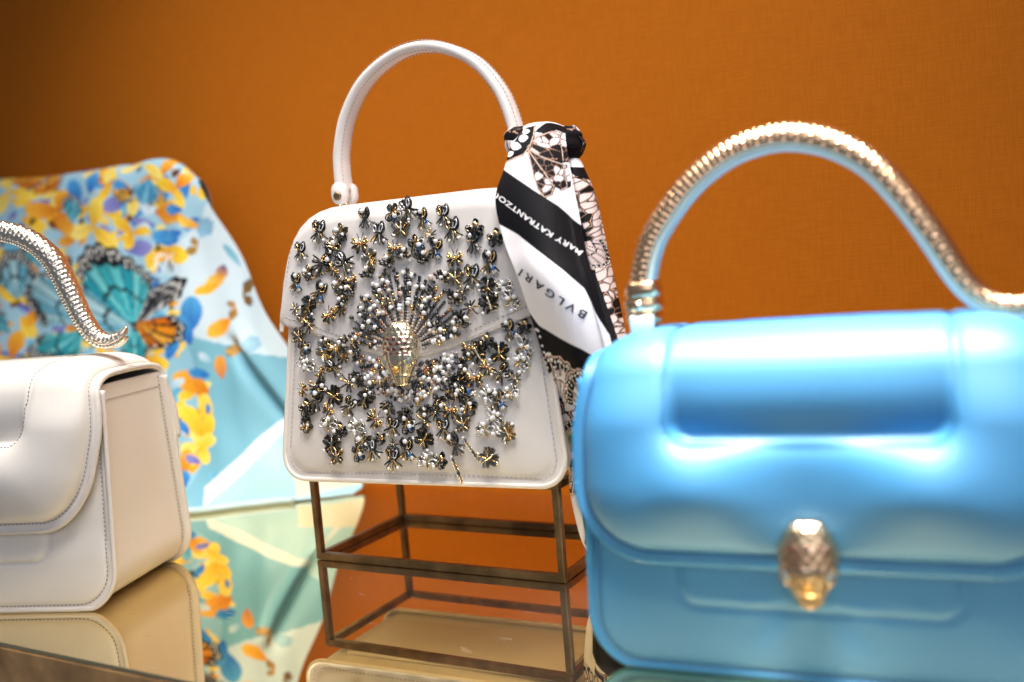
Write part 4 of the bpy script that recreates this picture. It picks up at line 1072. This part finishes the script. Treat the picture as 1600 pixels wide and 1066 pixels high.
    for (x, y, r, fi) in [(150, 355, 44, 0), (215, 305, 40, 1), (90, 330, 42, 2), (25, 300, 46, 2), (255, 390, 40, 1), (280, 300, 34, 3), (205, 365, 30, 3), (10, 430, 44, 3), (60, 480, 40, 2),
                          (268, 640, 36, 0), (306, 694, 30, 1), (20, 560, 46, 0), (230, 560, 36, 1), (-40, 360, 50, 2), (-50, 500, 50, 0), (306, 610, 26, 1)]:
        flower(x, y, r, rr.choice([3, 3, 4]), Yl[fi], rr.uniform(0, 120))
    for (x, y, L, a) in [(120, 300, 46, 80), (150, 285, 40, 100), (200, 300, 44, 60), (258, 372, 50, 10), (272, 368, 34, -20), (300, 492, 60, 95), (290, 515, 50, 70), (275, 330, 30, 0)]:
        p.petal(x, y, L, L*.5, a, (84, 170, 226), (36, 104, 200))
    for (x, y, a, r_, cc) in [(110, 350, 40, 46, 0), (262, 318, 120, 40, 1), (60, 420, 60, 52, 0), (182, 300, -60, 38, 1), (20, 520, 100, 56, 0), (240, 600, 20, 34, 0), (295, 640, -70, 30, 1), (262, 740, 60, 30, 0)]:
        p.wing(x, y, a, a+75, r_, 5, [(120, 200, 220), (80, 180, 206)] if cc == 0 else [(236, 200, 90), (226, 150, 50)], (30, 30, 44), bw=.22, line=.08, apex=.6)
    T1 = [(96, 200, 210), (60, 178, 192), (120, 214, 222), (40, 160, 180)]; T2 = [(150, 206, 226), (110, 186, 214), (176, 220, 232)]
    OR = [(240, 150, 30), (226, 120, 20), (246, 180, 70)]
    ink = (24, 22, 28)
    p.wing(214, 520, 118, 200, 120, 7, T2, ink, bw=.17, line=.05, apex=.35)
    p.wing(206, 514, 66, 136, 146, 8, T1, ink, bw=.20, line=.045, apex=.72)
    p.wing(204, 512, 30, 66, 118, 4, [(214, 214, 216), (90, 90, 96), (40, 40, 44)], ink, bw=.38, line=.12, apex=.3)
    p.wing(205, 505, -62, 12, 88, 5, OR, ink, bw=.16, line=.12, apex=.7)
    p.wing(205, 512, -120, -50, 66, 5, T1, ink, bw=.12, line=.08)
    p.wing(136, 508, 118, 182, 124, 7, T2, ink, bw=.15, line=.05, apex=.4)
    p.wing(134, 516, 186, 262, 112, 7, T1, ink, bw=.15, line=.05, apex=.4)
    p.wing(30, 470, 60, 130, 80, 5, T2, ink, bw=.25)
    p.wing(20, 620, -20, 80, 100, 6, T1, ink, bw=.2)
    p.wing(60, 305, 10, 100, 56, 6, OR, (90, 50, 16), bw=.16); p.wing(20, 280, -30, 60, 60, 6, OR, (90, 50, 16), bw=.16)
    p.wing(240, 285, 200, 300, 40, 5, Bl[1], (60, 120, 170), bw=.1)
    p.wing(205, 500, 88, 92, 40, 1, [(20, 20, 20)], ink)
    for q in range(60):
        y = rr.uniform(420, 560); p.petal(rr.uniform(238, 275), y*.25+400*.75-10, 4, 3.2, 0, (240, 240, 236), vein=False)
    # scattered small motifs on the pale ground
    def small_bfly(x, y, r, c1, c2, a):
        p.wing(x, y, a+10, a+80, r, 3, [c1], c2, bw=.2, line=.1, dots=(230, 200, 120)); p.wing(x, y, a-80, a-10, r*.8, 3, [c1], c2, bw=.2, line=.1)
    p.petal(336, 438, 40, 20, -40, (250, 215, 100), (226, 140, 30)); p.petal(322, 452, 34, 16, -20, (250, 200, 60), (240, 170, 40)); p.petal(345, 425, 22, 18, -70, (236, 170, 60), (90, 70, 140))
    p.petal(340, 512, 46, 24, -35, (250, 196, 70), (240, 150, 30)); p.petal(342, 575, 38, 20, 80, (244, 170, 60), (200, 130, 90))
    small_bfly(377, 462, 30, (150, 110, 50), (60, 56, 60), 10); small_bfly(368, 480, 22, (206, 150, 60), (110, 80, 40), 200)
    small_bfly(372, 545, 26, (220, 170, 80), (150, 110, 60), 150); p.wing(384, 540, -40, 60, 30, 6, [(170, 214, 236)], (150, 200, 228), bw=.1)
    p.wing(315, 372, 20, 110, 34, 6, [(150, 200, 230)], (120, 170, 206), bw=.1); small_bfly(312, 385, 20, (200, 150, 50), (110, 90, 50), 170)
    p.petal(360, 400, 44, 10, 55, (110, 180, 206), (150, 200, 220)); p.petal(300, 350, 30, 14, 20, (250, 210, 90), (236, 160, 50))
    for (x, y, L, a) in [(300, 600, 60, 30), (320, 640, 50, 80), (300, 660, 56, 60), (322, 668, 44, 110), (285, 720, 40, 100), (316, 690, 36, 130)]:
        p.petal(x, y, L, L*.5, a, *rr.choice(Yl))
    for (x, y, L, a) in [(310, 585, 34, 10), (318, 560, 22, 40), (285, 668, 26, 60), (296, 716, 24, 20), (324, 640, 18, 90), (278, 600, 24, 140), (290, 740, 22, 60), (330, 735, 14, 0), (300, 762, 16, 30), (270, 700, 30, 80)]:
        p.petal(x, y, L, L*.5, a, *rr.choice(Bl))
    # flip the columns so that the printed side faces out
    nv, nu = P.shape[:2]
    p.c = p.c.reshape(nv, nu, 3)[:, ::-1].reshape(-1, 3)
    cloth('draped_cloth', P[:, ::-1], p, X[:, ::-1], Y[:, ::-1], cloth_material('floral_silk', 700, .42, .25, .15), t, .0006)
    # rolled hem lying on the shelf
    hemX = P[-1]; hp = [(q[0], q[1]-.002, max(q[2], .0030)) for q in hemX[:330:6]]
    V, F = tube(np.array(hp), .0028, 12); hm = mesh_obj('rolled_hem', V, F, add_noise_bump(nmat('pale_blue_silk', (.52, .72, .80), .4, 0, Sheen_Weight=.3), 400, .2), t)
    # loose corner of the scarf resting on the mirror, right of the cloth
    return t
make_floral_scarf()

# ---------------------------------------------------------------- black and white scarf tied to the handle
TAIL_FRONT = [ # ROLL
 [(.0640,.010,.1985,800,186),(.0750,.012,.2010,822,184),(.0865,.012,.2005,852,182),(.0945,.010,.1965,880,186)],
  [(0.0640, -0.008, 0.1965, 797, 212), (0.0749, -0.013, 0.1995, 820, 205), (0.0868, -0.013, 0.1990, 850, 200), (0.0955, -0.006, 0.1950, 882, 206)] ,
  [(0.0666, -0.032, 0.1765, 784, 262), (0.0816, -0.038, 0.1758, 815, 258), (0.0939, -0.036, 0.1755, 850, 255), (0.1027, -0.022, 0.1763, 889, 252)] ,
  [(0.0648, -0.045, 0.1588, 767, 312), (0.0828, -0.05, 0.1562, 808, 314), (0.0983, -0.046, 0.1534, 855, 318), (0.1085, -0.03, 0.1519, 901, 320)] ,
  [(0.0714, -0.053, 0.1362, 779, 376), (0.0893, -0.057, 0.1328, 822, 382), (0.1036, -0.052, 0.1295, 868, 388), (0.1137, -0.036, 0.1276, 914, 390)] ,
  [(0.08, -0.056, 0.1139, 803, 440), (0.0972, -0.06, 0.111, 845, 446), (0.1108, -0.056, 0.1085, 888, 450), (0.1202, -0.042, 0.1071, 930, 450)] ,
  [(0.0859, -0.046, 0.0721, 841, 558), (0.1023, -0.05, 0.0727, 880, 556), (0.1155, -0.048, 0.0741, 918, 550), (0.1254, -0.038, 0.0743, 956, 545)] ,
  [(0.0887, -0.034, 0.0412, 869, 640), (0.1038, -0.04, 0.0422, 902, 640), (0.1163, -0.038, 0.0418, 938, 640), (0.1257, -0.03, 0.0403, 972, 640)] ,
  [(0.0888, -0.028, 0.0129, 882, 715), (0.1009, -0.033, 0.0142, 908, 715), (0.1121, -0.031, 0.0132, 940, 717), (0.1224, -0.024, 0.0108, 975, 720)] ,
  [(0.0879, -0.025, -0.0099, 888, 775), (0.0986, -0.03, -0.0093, 910, 778), (0.1094, -0.029, -0.0117, 940, 785), (0.1186, -0.022, -0.015, 972, 790)] ,
  [(0.0928, -0.025, -0.0356, 906, 845), (0.1007, -0.029, -0.035, 922, 848), (0.1089, -0.028, -0.0374, 945, 855), (0.1144, -0.022, -0.0408, 966, 860)] ,
  [(0.1011, -0.025, -0.0488, 930, 882), (0.1041, -0.026, -0.049, 937, 884), (0.1064, -0.026, -0.0492, 943, 885), (0.1082, -0.024, -0.0505, 950, 887)] ,
]
TAIL_REAR = [
  [(0.0843, 0.008, 0.1875, 872, 232), (0.0922, 0.0, 0.1831, 884, 240), (0.099, -0.002, 0.18, 900, 246), (0.1002, 0.006, 0.176, 912, 258)] ,
  [(0.0879, 0.004, 0.1626, 882, 298), (0.0984, -0.008, 0.1619, 896, 296), (0.1054, -0.008, 0.1619, 914, 294), (0.1071, 0.004, 0.1592, 931, 302)] ,
  [(0.0903, 0.004, 0.1432, 892, 350), (0.103, -0.012, 0.1421, 908, 350), (0.1106, -0.012, 0.1414, 928, 350), (0.1113, 0.002, 0.1399, 944, 354)] ,
  [(0.095, 0.0, 0.1172, 905, 420), (0.1079, -0.016, 0.1169, 922, 420), (0.1147, -0.014, 0.1164, 942, 420), (0.1158, 0.0, 0.1135, 959, 426)] ,
  [(0.1016, -0.005, 0.0914, 922, 490), (0.1135, -0.02, 0.0921, 938, 490), (0.1203, -0.018, 0.0923, 958, 488), (0.1207, -0.004, 0.0903, 973, 490)] ,
  [(0.1084, -0.01, 0.0661, 940, 560), (0.1183, -0.024, 0.0676, 952, 560), (0.1235, -0.022, 0.0672, 968, 560), (0.1251, -0.01, 0.0656, 984, 560)] ,
  [(0.1092, -0.01, 0.0369, 948, 640), (0.119, -0.024, 0.0393, 960, 640), (0.1228, -0.022, 0.0389, 972, 640), (0.1236, -0.01, 0.0368, 986, 640)] ,
]

def text_mesh(body, size, extr_off=0., spacing=1.0, sx=1.0):
    cu = bpy.data.curves.new('lettering', 'FONT'); cu.body = body; cu.size = size; cu.offset = extr_off; cu.space_character = spacing
    cu.resolution_u = 6; cu.align_x = 'CENTER'; cu.align_y = 'CENTER'
    o = bpy.data.objects.new('lettering', cu); COL.objects.link(o)
    dg = bpy.context.evaluated_depsgraph_get(); me = o.evaluated_get(dg).to_mesh()
    V = np.array([v.co[:] for v in me.vertices]); F = [tuple(q.vertices) for q in me.polygons]
    o.evaluated_get(dg).to_mesh_clear(); bpy.data.objects.remove(o); bpy.data.curves.remove(cu)
    V[:, 0] *= sx
    return V, F

def make_knotted_scarf():
    t = thing('knotted_scarf', 'black and white butterfly print scarf knotted on the handle of the beaded handbag', 'scarf', BO, BYAW)
    mat = cloth_material('butterfly_twill', 420, .6, .12, .5)
    ink = (15, 15, 20); wht = (248, 244, 248); crm = (226, 196, 180)
    # ---- front tail
    S = net_surface(TAIL_FRONT, 720, 260)
    P = S[:, :, :3].copy(); X = S[:, :, 3]; Y = S[:, :, 4]
    uu = np.linspace(0, 1, P.shape[1])[None, :]; vv = np.linspace(0, 1, P.shape[0])[:, None]
    fold = .0016*np.sin(uu*7+vv*2.0)*smooth01((vv-.15)/.2)+.0012*np.sin(uu*16+vv*5)*smooth01((vv-.45)/.3)+.0010*np.sin(uu*12+1)*smooth01((.16-vv)/.12)
    fold += -.0025*np.exp(-((uu-.93)/.04)**2)*smooth01((vv-.2)/.2)
    P[:, :, 1] += fold
    P[:, 0:14, 1] += np.linspace(.008, 0, 14)[None, :]**1
    p = Print(X, Y, wht)
    p.fill(p.poly([(740, 236), (785, 264), (837, 299), (872, 322), (902, 349), (940, 378), (975, 405), (975, 560), (948, 520), (912, 452), (880, 422), (852, 400), (807, 367), (771, 347), (740, 330)]), ink)
    # lower band and everything below it: wing print
    low = p.poly([(760, 440), (806, 452), (818, 480), (841, 510), (874, 528), (909, 545), (990, 600), (990, 920), (760, 920)])
    p.fill(low, ink)
    wingz = p.poly([(835, 556), (862, 556), (886, 568), (905, 582), (935, 596), (1000, 640), (1000, 900), (860, 900), (850, 640)])
    p.cells(wingz & (p.y > 600), 17, 3, pd=.30, stretch=(1.25, .7), ang=70, lw=.12)
    p.fill(wingz & (p.y <= 606), ink)
    p.wing(876, 628, 50, 175, 74, 9, [wht, (226, 214, 214)], ink, bw=.30, line=.13, line_col=crm)
    p.wing(925, 640, 60, 170, 66, 7, [wht, (226, 206, 200)], ink, bw=.26, line=.14, line_col=crm)
    p.wing(905, 700, 20, 200, 46, 9, [(226, 214, 214)], ink, bw=.2, line=.16, line_col=crm)
    p.wing(897, 735, 150, 380, 40, 12, [(220, 206, 200)], ink, bw=.18, line=.2, line_col=crm)
    p.petal(893, 690, 34, 14, 75, (200, 176, 110), (150, 120, 60)); p.petal(893, 690, 22, 7, 75, (30, 120, 90), (120, 40, 40))
    p.fill(p.poly([(886, 790), (905, 765), (916, 800), (912, 850), (930, 880), (915, 880), (898, 840)]), wht)
    p.fill(p.poly([(908, 800), (930, 770), (990, 780), (990, 900), (935, 900), (915, 845)]), ink)
    p.cells(p.poly([(918, 850), (990, 835), (990, 900), (930, 900)]), 9, 9, pd=.5)
    # upper butterfly
    k = p.poly([(786, 252), (792, 238), (806, 222), (822, 208), (834, 204), (836, 220), (828, 236), (812, 246), (798, 250), (786, 256)]); p.fill(k, ink)
    for (x, y, L, a) in [(797, 243, 12, -20), (806, 233, 18, 10), (818, 223, 16, -10), (822, 214, 12, -10)]: p.petal(x, y, L, L*.62, a, wht, vein=False)
    p.fill(p.poly([(835, 214), (850, 196), (900, 190), (900, 222), (870, 216)]), ink)
    w1 = p.poly([(824, 235), (840, 220), (868, 208), (884, 212), (890, 235), (890, 254), (876, 256), (850, 248)])
    p.cells(w1, 13, 4, pd=.58, stretch=(.8, 1.3), lw=.06, dark=ink); 
    w2 = p.poly([(824, 236), (845, 246), (886, 258), (892, 276), (892, 292), (880, 300), (868, 293), (864, 306), (853, 311), (842, 296), (834, 272)])
    p.cells(w2, 11, 5, dark=ink, pd=.68, stretch=(1.1, 1.0), ang=30, lw=.07)
    for pl in ([(824, 235), (840, 220), (862, 211), (874, 216), (878, 235), (880, 252)], [(824, 236), (845, 246), (880, 258), (884, 280), (886, 292), (876, 298)], [(824, 236), (834, 272), (842, 296), (852, 309), (862, 305), (866, 292)], [(824, 236), (850, 268), (866, 292)], [(786, 256), (800, 250), (818, 244), (828, 234), (834, 218), (834, 204)]):
        for (x0, y0), (x1, y1) in zip(pl[:-1], pl[1:]):
            dx, dy = x1-x0, y1-y0; L2 = dx*dx+dy*dy; tt = np.clip(((p.x-x0)*dx+(p.y-y0)*dy)/L2, 0, 1); dd = np.hypot(p.x-x0-tt*dx, p.y-y0-tt*dy)
            p.fill(dd < 1.5, ink); p.fill(dd < .6, crm)
    # small dots along the black/wing border
    for i in range(26):
        f = i/25; x = 806+f*80; y = 460+f*150+8*math.sin(i); p.petal(x-2, y, 5, 3.4, 50, wht, vein=False)
    nv, nu = P.shape[:2]
    p.c = p.c.reshape(nv, nu, 3)[:, ::-1].reshape(-1, 3)
    front = cloth('front_tail', P[:, ::-1], p, X[:, ::-1], Y[:, ::-1], mat, t, .0005)
    # rolled hem line down the left edge
    # ---- lettering printed on the front tail
    PN = grid_normals(P[:, ::-1])[:, ::-1]
    def to_surf(xy):
        out = []
        Xf = X.ravel(); Yf = Y.ravel()
        for x, y in xy:
            k = int(np.argmin((Xf-x)**2+(Yf-y)**2)); i, j = divmod(k, nu)
            i2 = min(i+1, nv-1); j2 = min(j+1, nu-1); i1 = i2-1; j1 = j2-1
            ex = np.array([X[i1, j2]-X[i1, j1], Y[i1, j2]-Y[i1, j1]]); ey = np.array([X[i2, j1]-X[i1, j1], Y[i2, j1]-Y[i1, j1]])
            A_ = np.stack([ex, ey], 1); s_ = np.linalg.solve(A_, np.array([x-X[i1, j1], y-Y[i1, j1]]))
            q = P[i1, j1]+s_[0]*(P[i1, j2]-P[i1, j1])+s_[1]*(P[i2, j1]-P[i1, j1])
            out.append(q+PN[i1, j1]*.00035)
        return np.array(out)
    def letter(body, p0, p1, size, off, col, spacing, skew=0, bend=0.):
        V, F = text_mesh(body, size, off, spacing); L = V[:, 0].max()-V[:, 0].min(); V[:, 0] -= (V[:, 0].max()+V[:, 0].min())/2; V[:, 1] -= (V[:, 1].max()+V[:, 1].min())/2
        p0, p1 = np.array(p0, float), np.array(p1, float); d = p1-p0; D = np.linalg.norm(d); d /= D
        up = np.array([d[1], -d[0]])
        V[:, 0] *= D/L; c = (p0+p1)/2
        xy = c+V[:, :1]*d+(V[:, 1:2]+bend*(1-(2*V[:, :1]/D)**2))*up
        W = to_surf(xy)
        o = mesh_obj('lettering', W, F, col, front, smooth=False); return o
    wi = add_noise_bump(nmat('white_print_ink', (.80, .78, .80), .6), 2000, .2, .0001); bi = add_noise_bump(nmat('black_print_ink', (.010, .010, .014), .6), 2000, .2, .0001)
    letter('MARY KATRANTZOU', (908, 397), (770, 302), 11.2, .20, wi, 1.12, bend=2.0)
    letter('BVLGARI', (914, 494), (811, 426), 16.5, .28, bi, 1.5, bend=0)
    # ---- rear tail
    S = net_surface(TAIL_REAR, 420, 160); P2 = S[:, :, :3].copy(); X2 = S[:, :, 3]; Y2 = S[:, :, 4]
    u2 = np.linspace(0, 1, 160)[None, :]; v2 = np.linspace(0, 1, 420)[:, None]
    P2[:, :, 1] += .0018*np.sin(u2*10+v2*3)
    q = Print(X2, Y2, wht)
    q.cells(np.ones(len(q.x), bool), 15, 8, pd=.22, stretch=(1.5, .75), ang=66, lw=.09, light=(226, 208, 204))
    q.fill(q.poly([(870, 225), (905, 246), (925, 272), (890, 272)]), wht)
    q.fill(q.poly([(886, 262), (915, 262), (930, 285), (900, 276)]), ink)
    q.fill(q.poly([(884, 290), (894, 296), (925, 390), (938, 470), (920, 440), (900, 360)]), ink)
    q.fill(q.poly([(905, 400), (925, 410), (960, 520), (990, 600), (945, 600), (925, 470)]), ink)
    q.wing(905, 380, -75, 10, 60, 6, [(222, 204, 200)], ink, bw=.2, line=.12, line_col=crm)
    q.c = q.c.reshape(420, 160, 3)[:, ::-1].reshape(-1, 3)
    cloth('rear_tail', P2[:, ::-1], q, X2[:, ::-1], Y2[:, ::-1], mat, t, .0005)
    # ---- knot: a gathered loop of cloth round the strap, and the bunched end behind it
    def knot(nm, c, R, r, tilt, rx=1., ph=0, seed=4, x0=840, y0=215, a_rng=(0, 2*math.pi)):
        na, nb = 150, 90; A_, B_ = np.meshgrid(np.linspace(*a_rng, na), np.linspace(0, 2*math.pi, nb), indexing='ij')
        wr = 1+.07*np.sin(B_*3+A_*1.5+ph)+.03*np.sin(B_*7-A_*2)+.05*np.sin(A_*3+ph)
        rr_ = r*wr
        u = (R+rr_*np.cos(B_))*np.cos(A_)*rx; v = (R+rr_*np.cos(B_))*np.sin(A_); w = rr_*np.sin(B_)*1.15
        ct, st = math.cos(tilt), math.sin(tilt)
        K = np.stack([c[0]+u*ct-w*st, c[1]+v, c[2]+u*st+w*ct], 2)
        XX = A_*R*1.4*2600+x0; YY = B_*r*2600+y0
        g = Print(XX, YY, ink); g.cells(np.ones(len(g.x), bool), 20, seed, pd=.5, stretch=(1, 1.2), ang=20, lw=.09, dark=ink)
        band = (np.sin(XX.ravel()*.035+ph) > .35); g.fill(band, ink)
        g.c = g.c.reshape(na, nb, 3)
        N0 = grid_normals(K)
        outw = (N0*(K-np.array(c))).sum()
        if outw < 0: K = K[:, ::-1]; XX = XX[:, ::-1]; YY = YY[:, ::-1]; g.c = g.c[:, ::-1]
        g.c = g.c.reshape(-1, 3)
        return cloth(nm, K, g, XX, YY, mat, t, .0006)
    knot('knot', (.0780, .001, .1900), .0115, .0080, -.20, 1.25, .4, 4)
    knot('knot_fold', (.0900, .004, .1870), .0070, .0056, .9, 1.0, 1.2, 6)
    return t
make_knotted_scarf()
